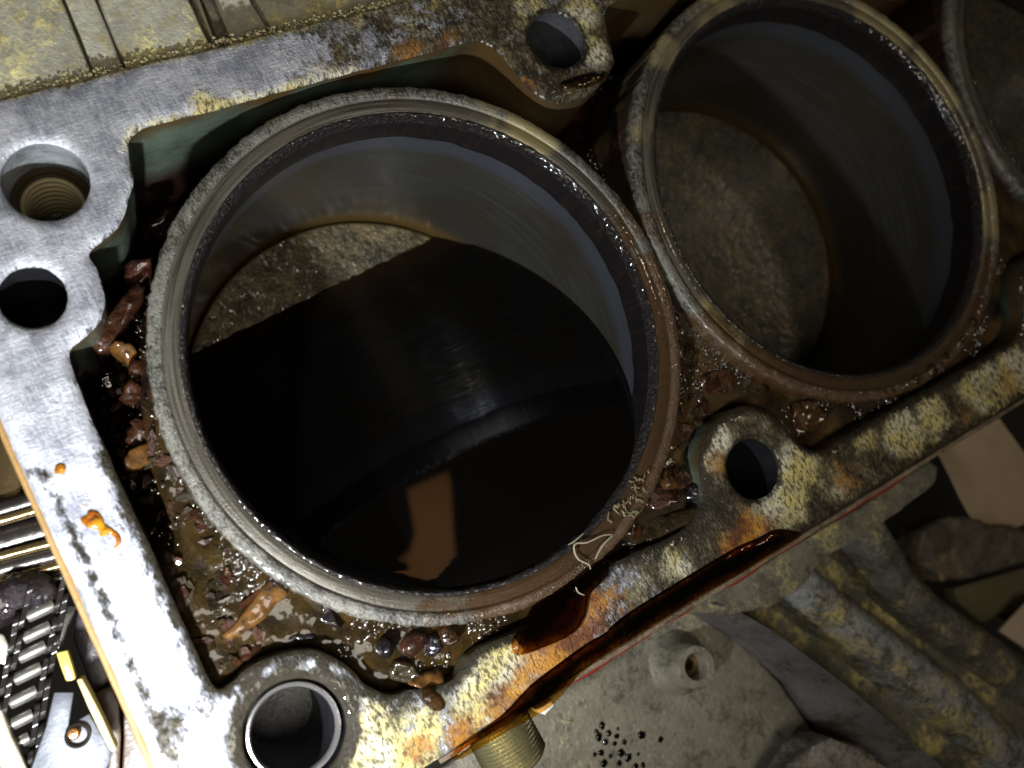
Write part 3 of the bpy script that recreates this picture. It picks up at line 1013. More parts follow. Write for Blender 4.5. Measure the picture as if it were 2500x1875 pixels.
tag(pool, 'black mirror smooth oil pooled level inside the large front bore', 'oil')


def film(name, px, label, h=0.016, z=0.003, mat=FILM, edge=0.05):
    poly = spline(at2(px), 3, True, 0.5)
    o = pillow(name, poly, z, h, mat, None, 0.025, 0.002, 9, 0.004, edge=edge)
    return tag(o, label, 'oil')


film('oil_spill', [(1100, 1845), (1150, 1800), (1225, 1745), (1295, 1672), (1358, 1624), (1428, 1573), (1475, 1546), (1494, 1527), (1532, 1497), (1611, 1447), (1675, 1408), (1738, 1370), (1800, 1335), (1850, 1313), (1895, 1292), (1935, 1296), (1950, 1312),
                   (1833, 1386), (1722, 1449), (1580, 1538), (1469, 1606), (1406, 1655), (1342, 1726), (1230, 1790), (1130, 1850)], 'long dark red oil streak along the lower edge of the deck', 0.009, 0.003, FILM_RED, 0.055)
film('oil_spill', [(1300, 1480), (1370, 1430), (1450, 1370), (1490, 1370), (1480, 1410), (1440, 1450), (1430, 1500), (1400, 1545), (1330, 1580), (1260, 1600), (1250, 1560)], 'brown oil film spilling over the liner edge onto the deck', 0.008, 0.008)
film('oil_spill', [(1366, 205), (1400, 190), (1440, 178), (1480, 175), (1482, 190), (1460, 205), (1420, 217), (1385, 220)], 'small oil smear on the tip of the bolt boss between bores', 0.003, 0.003, CLEAR, 0.02)

# ------------------------------------------------------------------ sludge that fills the water jacket
jin = inset(jacket, 0.004)
lin_holes = []
allring = [circle((PITCH * i, 0), 0.994, 120) for i in range(3)]
# neighbouring liners nearly touch, so cut the union of the three discs out by mask instead
Vs, Fs = region(jin, [], 0.021, fine=lambda g: np.min([np.hypot(g[:, 0] - PITCH * i, g[:, 1]) for i in range(3)], 0) > 0.97)
dl = np.min([np.hypot(Vs[:, 0] - PITCH * i, Vs[:, 1]) for i in range(3)], 0)
cen = Vs[Fs].mean(1)
keep = np.min([np.hypot(cen[:, 0] - PITCH * i, cen[:, 1]) for i in range(3)], 0) > 0.975
keep &= cen[:, 0] < 4.2
Fs = Fs[keep]


def sludge_z(x, y):
    # lower side full, upper side empty, a deep gap along the left wall
    full = -0.030 - 0.05 * sm(y, -0.75, -0.15) - 0.30 * sm(y, -0.12, 0.35) - 0.35 * sm(y, 0.3, 0.9)
    gap = -0.45 * sm(x, -1.02, -1.12) * sm(y, -0.32, 0.0)
    coat = np.clip(1 - (np.hypot(x, y) - 1.0) / 0.11, 0, 1) * np.where((x < -0.5) & (y > -0.4) & (y < 0.8), 0.30, 0)
    tri = np.where((y > 0.1) & (x > 0.55) & (x < 1.5), 0.55 - 0.25 * sm(y, 0.45, 0.9), 0)
    right = np.where((x > 0.45) & (y < 0), 0.018, 0)
    z = np.minimum(full + gap * (1 - coat / 0.4) + tri * 0.35 + right + coat, -0.05 + 0 * x)
    return z


zs = sludge_z(Vs[:, 0], Vs[:, 1])
lump = np.array([nz(x, y, 2, 5.5, 3) for x, y in Vs])
fine = np.array([nz(x, y, 4, 17, 4) for x, y in Vs])
depth = np.clip(-zs / 0.3, 0.45, 1.6)
zs = zs + 0.060 * lump * depth + 0.006 * fine - 0.022
zs -= np.where((Vs[:, 1] < -0.3) & (Vs[:, 0] < 0.3), 0.012, 0.05) * np.clip(1 - edge_dist(jin, Vs) / 0.03, 0, 1)
zs = np.minimum(zs, -0.012)
used = np.unique(Fs)
rem = -np.ones(len(Vs), int)
rem[used] = np.arange(len(used))
slo = new_obj('sludge', [(Vs[i][0], Vs[i][1], zs[i]) for i in used], rem[Fs], SLUDGE, None, smooth=True)
tag(slo, 'wet brown black oil sludge packed in the jacket around the liners', 'sludge', None, 'stuff')

# loose flakes and lumps lying in the jacket: outline in pixels, depth, bulge, material, label
G1 = 'sludge chunks lying in the jacket'


def lumps(cx, cy, r, sq=1.0, ang=0.0, n=6, jit=0.38, seed=0):
    rr = random.Random(seed * 77 + int(cx))
    out = []
    for k in range(n):
        a = 2 * math.pi * k / n
        q = r * (1 + rr.uniform(-jit, jit))
        x, y = q * math.cos(a), q * sq * math.sin(a)
        out.append((cx + x * math.cos(ang) - y * math.sin(ang), cy + x * math.sin(ang) + y * math.cos(ang)))
    return out


def chunk(px, z, h, mat, label, tilt=None, edge=0.03, rough=0.02, smoothp=True):
    if 'bead' not in label:
        z -= 0.012
    poly = np.array(at2(px, z))
    rr = random.Random(int(px[0][0] * 7 + px[0][1]))
    bead = 'bead' in label or 'blob' in label
    if bead:
        poly = spline(list(poly), 2, True, 0.6)
    else:                                        # broken flakes keep straight edges and lie askew
        q = []
        for i in range(len(poly)):
            a, b = poly[i], poly[(i + 1) % len(poly)]
            q.append(a)
            q.append(a + (b - a) * rr.uniform(0.35, 0.65) + np.array([rr.uniform(-1, 1), rr.uniform(-1, 1)]) * 0.006)
        poly = np.array(q)
        h *= 0.45
        edge = min(edge, 0.014)
        if tilt is None:
            tilt = (rr.uniform(-0.45, 0.45), rr.uniform(-0.45, 0.45))
    o = pillow('sludge_chunk', poly, z, h, mat, None, 0.010, rough * (0.4 if bead else 1.5), 19, 0.10, edge=edge, tilt=tilt)
    return tag(o, label, 'sludge chunk', G1)


chunk([(335, 690), (356, 703), (325, 760), (285, 825), (262, 858), (240, 863), (218, 847), (226, 814), (255, 780), (290, 735)], -0.16, 0.035, BROWN, 'long glossy brown sliver leaning beside the second bolt hole', (0.05, -0.05), 0.022)
chunk(lumps(304, 856, 32, 0.9, 0.2, seed=1), -0.16, 0.05, TAN, 'rounded tan lump below the long brown sliver', None, 0.05)
chunk(lumps(329, 657, 42, 0.8, 0.4, seed=2), -0.20, 0.04, REDDISH, 'dark reddish lump above the long brown sliver', None, 0.05)
chunk(lumps(330, 900, 24, 1.4, 0.1, seed=3), -0.15, 0.04, BROWN, 'narrow wet brown lump between two rounder lumps', None, 0.04)
chunk(lumps(322, 955, 37, 1.0, 0.5, seed=4), -0.14, 0.05, BROWN, 'wet pinkish brown lump hugging the front liner', None, 0.05)
chunk([(326, 1030), (360, 1026), (393, 1037), (382, 1064), (350, 1082), (320, 1094), (302, 1078), (310, 1050)], -0.11, 0.02, BROWN, 'brown slab overlapping the flat tan slab', (0.1, 0.0), 0.025)
chunk([(316, 1102), (350, 1084), (389, 1066), (397, 1100), (392, 1122), (342, 1141), (307, 1145), (306, 1120)], -0.09, 0.018, TAN, 'flat tan slab against the liner beside the long deck edge', None, 0.018, 0.006, False)
chunk([(658, 1414), (680, 1422), (702, 1442), (690, 1465), (665, 1488), (625, 1526), (585, 1556), (558, 1562), (543, 1552), (575, 1520), (615, 1470)], -0.045, 0.02, TAN, 'long tan bar lying in sludge near the corner', (0.02, 0.03), 0.02, 0.005)
chunk(lumps(1052, 1662, 46, 0.62, -0.15, seed=5), -0.028, 0.030, TAN, 'pale tan flake stuck near the lower deck edge', None, 0.045)
chunk(lumps(1058, 1716, 36, 0.9, 0.3, seed=6), 0.0, 0.03, AMBER, 'glossy amber blob sitting on the deck lip', None, 0.05)
chunk(lumps(942, 1582, 24, 1.1, 0.2, jit=0.08, seed=7), -0.05, 0.045, BLACKLUMP, 'round black bead in the sludge under the front liner', None, 0.04)
chunk(lumps(1011, 1566, 40, 0.7, -0.5, seed=8), -0.05, 0.028, BROWN, 'brown flake beside the round black bead', None, 0.04)
chunk(lumps(1093, 1555, 28, 1.25, 0.2, seed=9), -0.035, 0.045, AMBER, 'glossy orange brown lump touching the front liner rim', None, 0.045)
chunk(lumps(1052, 1575, 22, 1.8, 0.1, seed=10), -0.05, 0.04, BLACKLUMP, 'black wet lump between the brown and orange lumps', None, 0.045)
chunk(lumps(975, 1640, 50, 0.8, 0.2, seed=11), -0.06, 0.04, OLIVE, 'olive mound in the bay beside the sleeved bolt hole', None, 0.07)
chunk(lumps(800, 1500, 26, 2.0, -0.5, seed=12), -0.06, 0.03, BLACKLUMP, 'black slanting shard under the liner rim', None, 0.03)
chunk(lumps(730, 1556, 18, 2.4, 1.45, seed=13), -0.06, 0.03, BLACKLUMP, 'thin black sliver lying flat in the sludge', None, 0.03)
chunk([(1516, 1335), (1530, 1300), (1545, 1280), (1625, 1254), (1700, 1232), (1714, 1240), (1712, 1256), (1650, 1290), (1595, 1321), (1550, 1335)], -0.05, 0.02, OLIVE, 'long olive strip wedged between liner and bolt boss', None, 0.03, 0.006)
chunk(lumps(1655, 1160, 42, 1.0, 0.3, seed=14), -0.05, 0.04, AMBER, 'dark amber lump left of the rusty bolt boss', None, 0.06)
chunk(lumps(1600, 1215, 36, 0.9, 0.3, seed=15), -0.05, 0.035, BROWN, 'dark brown lump against the oily front liner', None, 0.05)
chunk(lumps(1690, 1205, 30, 1.0, 0.8, seed=16), -0.05, 0.035, BLACKLUMP, 'black glossy lump at the edge of the bolt boss', None, 0.05)
chunk(lumps(1965, 1020, 50, 0.8, 0.9, seed=17), -0.045, 0.035, AMBER, 'amber lump above the rusty bolt boss', None, 0.06)
chunk(lumps(1745, 935, 60, 0.5, -0.25, seed=18), -0.07, 0.03, BROWN, 'folded brown flake in the wedge between two liners', (0.0, 0.15), 0.05)
chunk(lumps(1640, 810, 26, 1.6, -0.45, seed=19), -0.06, 0.03, BLACKLUMP, 'black wet clot squeezed at the meeting of two liners', None, 0.04)
chunk(lumps(1537, 250, 22, 1.3, 0.2, seed=20), -0.10, 0.05, OLIVE, 'olive bubble of muck on the second liner wall', None, 0.04)
chunk(lumps(2172, 2, 36, 0.6, 0.1, seed=21), -0.16, 0.04, AMBER, 'orange brown blob at the top near the third bore', None, 0.06)

# small specks of wet muck, too many to count
mb = MB()
ico = bmesh.new()
bmesh.ops.create_icosphere(ico, subdivisions=2, radius=1)
iv = [v.co.copy() for v in ico.verts]
ifc = [tuple(v.index for v in f.verts) for f in ico.faces]
ico.free()
cand = rng.uniform((-1.17, -1.08), (2.9, 0.6), (60000, 2))
dl2 = np.min([np.hypot(cand[:, 0] - PITCH * i, cand[:, 1]) for i in range(3)], 0)
ok = inside(inset(jacket, 0.01), cand) & (dl2 > 1.0)
cand, dl2 = cand[ok], dl2[ok]
from mathutils import kdtree
kd = kdtree.KDTree(len(used))
for j, i in enumerate(used):
    kd.insert((Vs[i][0], Vs[i][1], 0), j)
kd.balance()
cnt = 0
for (x, y), q in zip(cand, dl2):
    near = math.exp(-(q - 1.0) / 0.07)
    if random.random() > 0.10 + 0.9 * near or nz(x, y, 6, 5, 2) < -0.08 + 0.2 * (1 - near) or cnt > 2600:
        continue
    if y > 0.0 and random.random() < 0.65:
        continue
    _, j, _d = kd.find((x, y, 0))
    z = zs[used[j]]
    r = 0.0035 + 0.008 * random.random() ** 3
    sx, sy = random.uniform(0.8, 1.9), random.uniform(0.8, 1.2)
    a = random.uniform(0, 6.3)
    mb.add([(x + r * (sx * v.x * math.cos(a) - sy * v.y * math.sin(a)), y + r * (sx * v.x * math.sin(a) + sy * v.y * math.cos(a)), z + r * 0.55 * v.z) for v in iv], ifc)
    cnt += 1
specks = new_obj('muck_specks', mb.v, mb.f, BEAD, None, smooth=True)
tag(specks, 'tiny wet specks of muck strewn over the sludge', 'muck', None, 'stuff')

fb = [MB(), MB()]
cnt = 0
for x, y in rng.uniform((-1.16, -1.07), (1.7, 0.75), (9000, 2)):
    q = min(math.hypot(x - PITCH * i, y) for i in range(3))
    if q < 1.005 or cnt > 170 or (x > -0.95 and x < 0.4 and True) or not inside(inset(jacket, 0.02), np.array([[x, y]]))[0]:
        continue
    if y > 0.25 and x > -0.6 or (nz(x, y, 3, 4, 2) < 0.0 and x > -0.95):
        continue
    _, j, _d = kd.find((x, y, 0))
    z = zs[used[j]] + random.uniform(-0.004, 0.012)
    n_ = random.choice((4, 5, 6))
    L, W, a0 = random.uniform(0.014, 0.050), random.uniform(0.010, 0.024), random.uniform(0, 6.3)
    tx, ty = random.gauss(0, 0.35), random.gauss(0, 0.35)
    top = []
    for k in range(n_):
        a = 2 * math.pi * (k + random.uniform(-0.25, 0.25)) / n_
        u, v = L * math.cos(a), W * math.sin(a)
        px_, py_ = u * math.cos(a0) - v * math.sin(a0), u * math.sin(a0) + v * math.cos(a0)
        top.append((x + px_, y + py_, min(z + px_ * tx + py_ * ty, 0.006)))
    fb[cnt % 2].prism(top, [(p[0], p[1], p[2] - 0.008) for p in top])
    cnt += 1
for m, mt, lb in ((fb[0], BROWN, 'thin broken brown flakes scattered through the wet sludge'), (fb[1], OLIVE, 'thin broken olive flakes scattered through the wet sludge')):
    tag(m.build('scale_flakes', mt, None, bevel=0.002, seg=1), lb, 'flakes', None, 'stuff')

# ------------------------------------------------------------------ small things lying on the deck and the liners
ORANGE = m_chunk('orange_sealant', (0.34, 0.17, 0.005), (0.22, 0.05, 0.003), 0.5, 1.0)
o = pillow('sealant_flake', spline([at(x, y)[:2] for x, y in [(136, 1136), (150, 1131), (160, 1136), (160, 1152), (150, 1157), (134, 1156)]], 2), 0.002, 0.004, ORANGE, None, 0.01, 0.003, 40, 0.003, edge=0.01)
tag(o, 'tiny square orange sealant crumb on the bright deck', 'sealant', 'orange sealant crumbs on the deck')
o = pillow('sealant_flake', spline([at(x, y)[:2] for x, y in [(196, 1266), (212, 1258), (216, 1246), (238, 1248), (252, 1264), (256, 1278), (276, 1292), (292, 1306), (296, 1322), (288, 1334), (276, 1342), (283, 1326), (280, 1312), (266, 1304), (258, 1308), (244, 1310), (242, 1294), (224, 1290), (206, 1284)]], 2), 0.002, 0.005, ORANGE, None, 0.009, 0.004, 40, 0.003, edge=0.012)
tag(o, 'curled orange sealant scrap with a thin tail on the bright deck', 'sealant', 'orange sealant crumbs on the deck')

GLINT = m_plain('pale_glint', (0.25, 0.22, 0.15), 0.3, 0, 0.2)  # glints of the oil film, modelled as pale strands
RESIDUE = m_plain('dry_residue', (0.14, 0.12, 0.066), 0.3, 0, 0.5, 40)


def glint(px, r, label, z=0.026):
    p = spline([at(x, y, z) for x, y in px], 5, False, 9)
    o = MB().tube([(q[0], q[1], q[2] + 0.004 * nz(q[0], q[1], 0, 20)) for q in p], r, 6, lambda t: 0.55 + 0.45 * math.sin(math.pi * min(1, max(0, t)))).build('glint_strand', GLINT, None, smooth=True)
    return tag(o, label, 'glint', 'oil glints modelled as pale strands on the liner')


glint([(1494, 1305), (1469, 1308), (1434, 1324), (1406, 1327), (1402, 1343), (1412, 1365), (1437, 1378), (1442, 1390)], 0.0038, 'pale hooked strand modelled for an oil glint at the liner edge')
glint([(1495, 1308), (1475, 1327), (1462, 1347), (1453, 1365)], 0.0048, 'short straight pale strand modelled for a glint beside the hooked one')
glint([(1425, 1302), (1402, 1321), (1387, 1330)], 0.003, 'thin pale strand modelled for a glint nearest the oil surface', 0.014)
glint([(1405, 1433), (1412, 1446), (1427, 1453)], 0.003, 'tiny bent strand modelled for a glint on the spilled oil film')
mb = MB()
for k in range(26):
    x = random.gauss(1545, 26)
    y = 1215 - (x - 1545) * 0.9 + random.gauss(0, 22)
    p0 = at(x, y, 0.014)
    a = random.uniform(0, 6.3)
    L = random.uniform(0.008, 0.022)
    pts = []
    for q in range(5):
        pts.append((p0[0] + L * math.cos(a) * q / 2, p0[1] + L * math.sin(a) * q / 2, 0.014 + 0.003 * math.sin(q)))
        a += random.uniform(-0.9, 0.9)
    mb.tube(pts, random.uniform(0.0016, 0.0040), 5)
tag(mb.build('dried_residue', RESIDUE, None, smooth=True), 'pale scribble of dried residue on the front liner', 'residue', None, 'stuff')


def dome(name, px, py, z, r, mat, label, cat, group, flat=0.55, parent=None):
    c = at(px, py, z)
    m = MB()
    prof = [(r * math.cos(t), z + r * flat * math.sin(t)) for t in np.linspace(-0.15, math.pi / 2 - 0.02, 7)]
    m.lathe(prof, c[:2], 18, lambda a, j: r * (0.75 if name == 'oil_drop' else 0.3) * nz(math.cos(a), math.sin(a), px * 0.37 + py * 0.11, 1.4))
    m.f.append(tuple(6 + 7 * k for k in range(18)))
    o = m.build(name, mat, None, smooth=True)
    return tag(o, label, cat, group)


for px, py, r in [(2275, 905, 0.030), (2237, 927, 0.022), (2376, 786, 0.024), (2350, 830, 0.018), (2310, 868, 0.016), (2146, 955, 0.010), (2160, 956, 0.010), (2180, 953, 0.011), (2208, 946, 0.010), (2300, 890, 0.012)]:
    dome('oil_bubble', px, py, 0.008, r, CLEAR, 'clear brown bubble on the oily face of the second liner', 'bubble', 'bubbles on the second liner')

# ------------------------------------------------------------------ flange strip with red sealant below the lower deck edge
FLANGE = m_cast('flange_edge', (0.12, 0.082, 0.055), (0.22, 0.16, 0.11), (0.22, 0.17, 0.10), 0.3, 16)
RED = m_plain('red_sealant', (0.16, 0.022, 0.014), 0.35, 0, 0.4, 14, 0.5)
m = MB()
pts = []
for k in range(90):
    x = -0.62 + k * 0.036
    pts.append((x, -1.306 + 0.004 * nz(x, 1, 0, 6), -0.035 + 0.003 * nz(x, 0, 3, 8)))
m.tube(pts, 0.011, 8)
m.build('flange_lip', FLANGE, block, smooth=True)
for x0, x1, rr in [(-0.10, 0.14, .012), (0.08, 0.30, .007), (0.34, 0.52, .006), (0.66, 0.90, .012), (0.95, 1.13, .006), (1.28, 1.52, .009), (1.46, 1.76, .014)]:
    pts = []
    for k in range(24):
        x = x0 + (x1 - x0) * k / 23
        pts.append((x, -1.319 + 0.006 * nz(x, 4, 0, 9), -0.045 + 0.008 * nz(x, 2, 3, 12)))
    MB().tube(pts, rr, 7, lambda t: 0.25 + 0.75 * math.sin(math.pi * min(1, max(0, t)))).build('red_sealant', RED, block, smooth=True)

# ------------------------------------------------------------------ threaded stub on the lower side
c = at(1212, 1772, -0.16)
st_ = thing('threaded_fitting', 'silvery threaded stub sticking out under the lower deck edge', 'fitting', (c[0], -1.29, -0.16))
m = MB()
prof = [(0.0, 0.0), (0.118, 0.0)]
L = 0.0
for k in range(16):
    prof += [(0.122, L + 0.004), (0.110, L + 0.0105)]
    L += 0.0145
prof += [(0.112, L), (0.100, L + 0.012), (0.070, L + 0.012), (0.066, L - 0.10), (0.0, L - 0.10)]
m.lathe(prof, (0, 0), 56)
m.xform(Matrix.Translation((c[0], -1.27, -0.17)) @ Matrix.Rotation(math.radians(90), 4, 'X') @ Matrix.Rotation(math.radians(4), 4, 'Y'))
m.build('thread', BRASS, st_, smooth=False)
m = MB()
nn = 6
m.lathe([(0.0, 0.0), (0.150, 0.0), (0.150, 0.05), (0.0, 0.05)], (0, 0), 6)
m.xform(Matrix.Translation((c[0], -1.255, -0.17)) @ Matrix.Rotation(math.radians(90), 4, 'X'))
m.build('hex_collar', DARKSTEEL, st_, bevel=0.006)
c = at(1322, 1718, -0.05)
m = MB()
tp = [at(x, y, -0.04) for x, y in [(1302, 1722), (1318, 1702), (1345, 1706), (1352, 1722), (1330, 1746), (1312, 1738)]]
m.prism(tp, [(x, y, z - 0.09) for x, y, z in tp])
tag(m.build('white_fragment', m_plain('white_grain', (0.6, 0.57, 0.55), 0.4, 0, 0.3, 60, 0.8), None, bevel=0.006, cuts=2, rough=0.01, rs=50), 'white grainy fragment caught above the threaded stub', 'fragment')

# ------------------------------------------------------------------ ribbed casting beyond the upper deck edge
sc_ = thing('side_casting', 'yellow crusted casting of flat panels beyond the top deck edge', 'casting', at(300, 60, -0.9))
CRUST = m_cast('crusted_casting', (0.24, 0.23, 0.185), (0.38, 0.37, 0.29), (0.50, 0.44, 0.19), 0.50, 15, 0.6, 0.1, (0.30, 0.25, 0.11))


def panel(px, z, th, name, mat, par, bevel=0.012, rough=0.006, cuts=2, lean=0.0):
    tp = [at(x, y, z + lean * max(0, 120 - y) if len(q) == 0 else q[0]) for x, y, *q in px]
    m = MB().prism(tp, [(x, y, zz - th) for x, y, zz in tp])
    return m.build(name, mat, par, smooth=True, bevel=bevel, cuts=cuts, rough=rough, rs=10)


panel([(-160, -120), (101, -160), (153, 0), (222, 172), (226, 200), (-160, 300)], -0.035, 0.5, 'casting_panel', CRUST, sc_, lean=0.0003)
panel([(107, -160), (180, -160), (235, 0), (297, 150), (302, 185), (232, 200), (228, 172), (159, 0)], -0.05, 0.5, 'casting_panel', CRUST, sc_, lean=0.0003)
panel([(190, -160), (410, -160), (462, 0), (508, 95), (520, 140), (310, 190), (304, 150), (242, 0)], -0.035, 0.5, 'casting_panel', CRUST, sc_, lean=0.0003)
panel([(424, -160), (560, -160), (612, 0), (650, 62), (660, 110), (530, 140), (518, 95), (474, 0)], -0.13, 0.4, 'casting_panel', CRUST, sc_, lean=0.0003)
panel([(572, -160), (1100, -160), (1150, 0), (1100, 60), (668, 110), (658, 60), (622, 0)], -0.16, 0.4, 'casting_panel', CRUST, sc_, lean=0.0003)
panel([(440, -160), (478, -160), (528, 0), (562, 85), (566, 120), (530, 130), (526, 90), (492, 0)], -0.10, 0.3, 'rib', m_cast('dark_rib', (0.05, 0.045, 0.03), (0.12, 0.10, 0.06), (0.36, 0.29, 0.10), 0.3, 9), sc_, 0.02, lean=0.0003)
m = MB()
# crumbling crust bead along the joint between casting and deck
for k in range(1300):
    x = random.uniform(-1.0, 0.42)
    y = 1.297 + random.gauss(0, 0.009) + 0.012 * nz(x, 0, 0, 6)
    r = 0.0015 + 0.0055 * random.random() ** 4
    z = -0.018 + random.gauss(0, 0.006)
    m.add([(x + r * v.x * 1.2, y + r * v.y, z + r * v.z * 0.8) for v in iv], ifc)
tag(m.build('crust_grains', m_plain('crust_grain', (0.24, 0.20, 0.10), 0.5, 0, 0.8, 26, 0.4), None), 'crumbly yellow grains along the top edge of the deck', 'crust', None, 'stuff')

# ------------------------------------------------------------------ cover casting below the lower deck edge
cv = thing('cover_casting', 'grey cover casting with bolt boss and slanting ribs below the deck', 'casting', at(1900, 1650, -1.5))
GREY = m_cast('grey_casting', (0.135, 0.122, 0.090), (0.20, 0.185, 0.14), (0.20, 0.18, 0.11), 0.25, 9, 0.5, 0.3, (0.07, 0.065, 0.05))
PURPLE = m_cast('purple_grey_casting', (0.075, 0.069, 0.069), (0.12, 0.11, 0.108), (0.2, 0.17, 0.13), 0.1, 7, 0.5, 0.3)
MOSS = m_cast('crusty_casting', (0.06, 0.055, 0.035), (0.13, 0.12, 0.085), (0.34, 0.27, 0.09), 0.45, 10, 0.6, 0.1)
RIBM = m_cast('worn_rib', (0.07, 0.068, 0.058), (0.34, 0.345, 0.34), (0.32, 0.26, 0.10), 0.5, 14, 0.45, 0.3)
ZC = -0.75
panel([(700, 2250), (930, 2000), (1180, 1800), (1345, 1690), (1500, 1590), (1640, 1480), (1745, 1470), (1800, 1560), (1900, 1660), (1990, 1790), (2080, 1960), (2300, 2400), (1200, 2700)], ZC, 0.4, 'cover_plate', GREY, cv, 0.02, 0.006, 3)
# gusset: a facet that climbs to the deck flange
m = MB()
g = [at(1735, 1470, -0.34), at(1790, 1480, -0.36), at(1900, 1545, -0.42), at(2090, 1690, -0.5), at(2290, 1860, -0.56), at(2400, 1960, -0.6), at(2620, 2200, -0.7), at(2300, 2300, -0.72), at(2120, 2000, -0.72), at(2010, 1800, -0.72), at(1930, 1670, -0.70), at(1820, 1560, -0.60)]
m.prism(g, [(x + 0.02, y, -1.2) for x, y, z in g])
m.build('gusset', PURPLE, cv, smooth=True, bevel=0.012, cuts=2, rough=0.006, rs=8)
panel([(1760, 1450), (1960, 1330), (2080, 1290), (2200, 1420), (2560, 1700), (2950, 1950), (2900, 2400), (2380, 1960), (2100, 1720), (1880, 1540)], -0.78, 0.3, 'channel_floor', MOSS, cv, 0.01, 0.03, 3)


def rib(path, wdt, name, mat, drop=0.5):
    """a cast rib: flat worn crest, sloping flanks"""
    m = MB()
    P = [Vector(at(*p)) for p in path]
    prof = [(1.25, -1.0), (0.92, -0.38), (0.62, -0.06), (0.35, 0.03), (-0.30, 0.02), (-0.58, -0.10), (-0.80, -0.50), (-1.0, -1.2)]
    k = len(prof) + 2
    for i, p in enumerate(P):
        t = (P[min(i + 1, len(P) - 1)] - P[max(i - 1, 0)])
        t.z = 0
        t.normalize()
        s = Vector((-t.y, t.x, 0))
        ww = wdt[i] * 1.25
        for j, (a, b) in enumerate([(prof[0][0], -9)] + prof + [(prof[-1][0], -9)]):
            q = p + s * ww * a + Vector((0, 0, ww * b if b > -5 else -drop))
            m.v.append(tuple(q))
    for i in range(len(P) - 1):
        for j in range(k - 1):
            m.f.append((i * k + j, i * k + j + 1, (i + 1) * k + j + 1, (i + 1) * k + j))
    m.f.append(tuple(range(k)))
    m.f.append(tuple((len(P) - 1) * k + j for j in range(k))[::-1])
    return m.build(name, mat, cv, smooth=True, cuts=4, rough=0.009, rs=9)


rib([(1930, 1380, -0.40), (1995, 1440, -0.46), (2080, 1515, -0.52), (2180, 1595, -0.58), (2300, 1690, -0.62), (2420, 1790, -0.66), (2560, 1920, -0.7), (2900, 2260, -0.8)], [0.075, 0.075, 0.08, 0.095, 0.11, 0.12, 0.13, 0.15], 'rib', RIBM)
rib([(2120, 1260, -0.42), (2165, 1330, -0.48), (2215, 1420, -0.56), (2290, 1500, -0.62), (2400, 1580, -0.66), (2560, 1700, -0.7), (2950, 2000, -0.8)], [0.085, 0.08, 0.08, 0.085, 0.09, 0.1, 0.12], 'rib', m_cast('dark_worn_rib', (0.045, 0.042, 0.034), (0.11, 0.105, 0.09), (0.22, 0.18, 0.07), 0.4, 13))
# upper flange pad that meets the deck edge
panel([(1640, 1500), (1740, 1450), (1960, 1320), (2100, 1238), (2270, 1122), (2295, 1140), (2288, 1180), (2200, 1250), (2120, 1305), (2010, 1365), (1960, 1435), (1880, 1485), (1800, 1500)], -0.36, 0.3, 'flange_pad', m_cast('pad_casting', (0.07, 0.064, 0.046), (0.14, 0.128, 0.092), (0.26, 0.22, 0.09), 0.4, 12), cv, 0.02, 0.012, 3)
# bolt boss
bc = at(1655, 1618, ZC)
m = MB()
m.lathe([(0.16, ZC - 0.01), (0.122, ZC + 0.03), (0.105, ZC + 0.08), (0.098, ZC + 0.15), (0.090, ZC + 0.165), (0.062, ZC + 0.165), (0.056, ZC + 0.155), (0.054, ZC - 0.2)], bc[:2], 56)
boss = m.build('bolt_boss', GREY, cv, smooth=True)
m = MB()
m.lathe([(0.0555, ZC + 0.09), (0.030, ZC + 0.088), (0.026, ZC - 0.02), (0.0, ZC - 0.02)], bc[:2], 6)
m.build('hex_socket', GOLDSTEEL, boss)
# broken lower corner of the cover
panel([(1930, 1900), (1985, 1820), (2030, 1800), (2120, 1830), (2200, 1900), (2260, 2000), (1900, 2000)], -0.45, 0.2, 'broken_lug', m_cast('broken_metal', (0.08, 0.07, 0.06), (0.22, 0.2, 0.18), (0.26, 0.16, 0.07), 0.35, 12), cv, 0.03, 0.04, 3)

G2 = 'oil drops on the grey cover casting'
for px, py, r in [(1470, 1772, .016), (1486, 1790, .013), (1505, 1797, .012), (1462, 1800, .018), (1478, 1812, .014), (1500, 1815, .011), (1524, 1812, .013), (1468, 1838, .013), (1452, 1842, .009), (1476, 1864, .016), (1518, 1838, .016), (1534, 1850, .020), (1558, 1842, .008),
                  (1490, 1846, .010), (1512, 1864, .012), (1552, 1872, .014), (1570, 1868, .012), (1455, 1786, .010), (1508, 1780, .009)]:
    dome('oil_drop', px, py, ZC + 0.004, r, OIL, 'dark oil drop in the spatter on the grey cover casting', 'oil drop', G2, 0.34)
dome('oil_drop', 1566, 1795, ZC + 0.004, 0.018, OIL, 'lone round oil drop closest to the big spatter', 'oil drop', G2, 0.34)
dome('oil_drop', 1613, 1806, ZC + 0.004, 0.015, OIL, 'lone round oil drop farthest from the spatter, under the boss', 'oil drop', G2, 0.34)

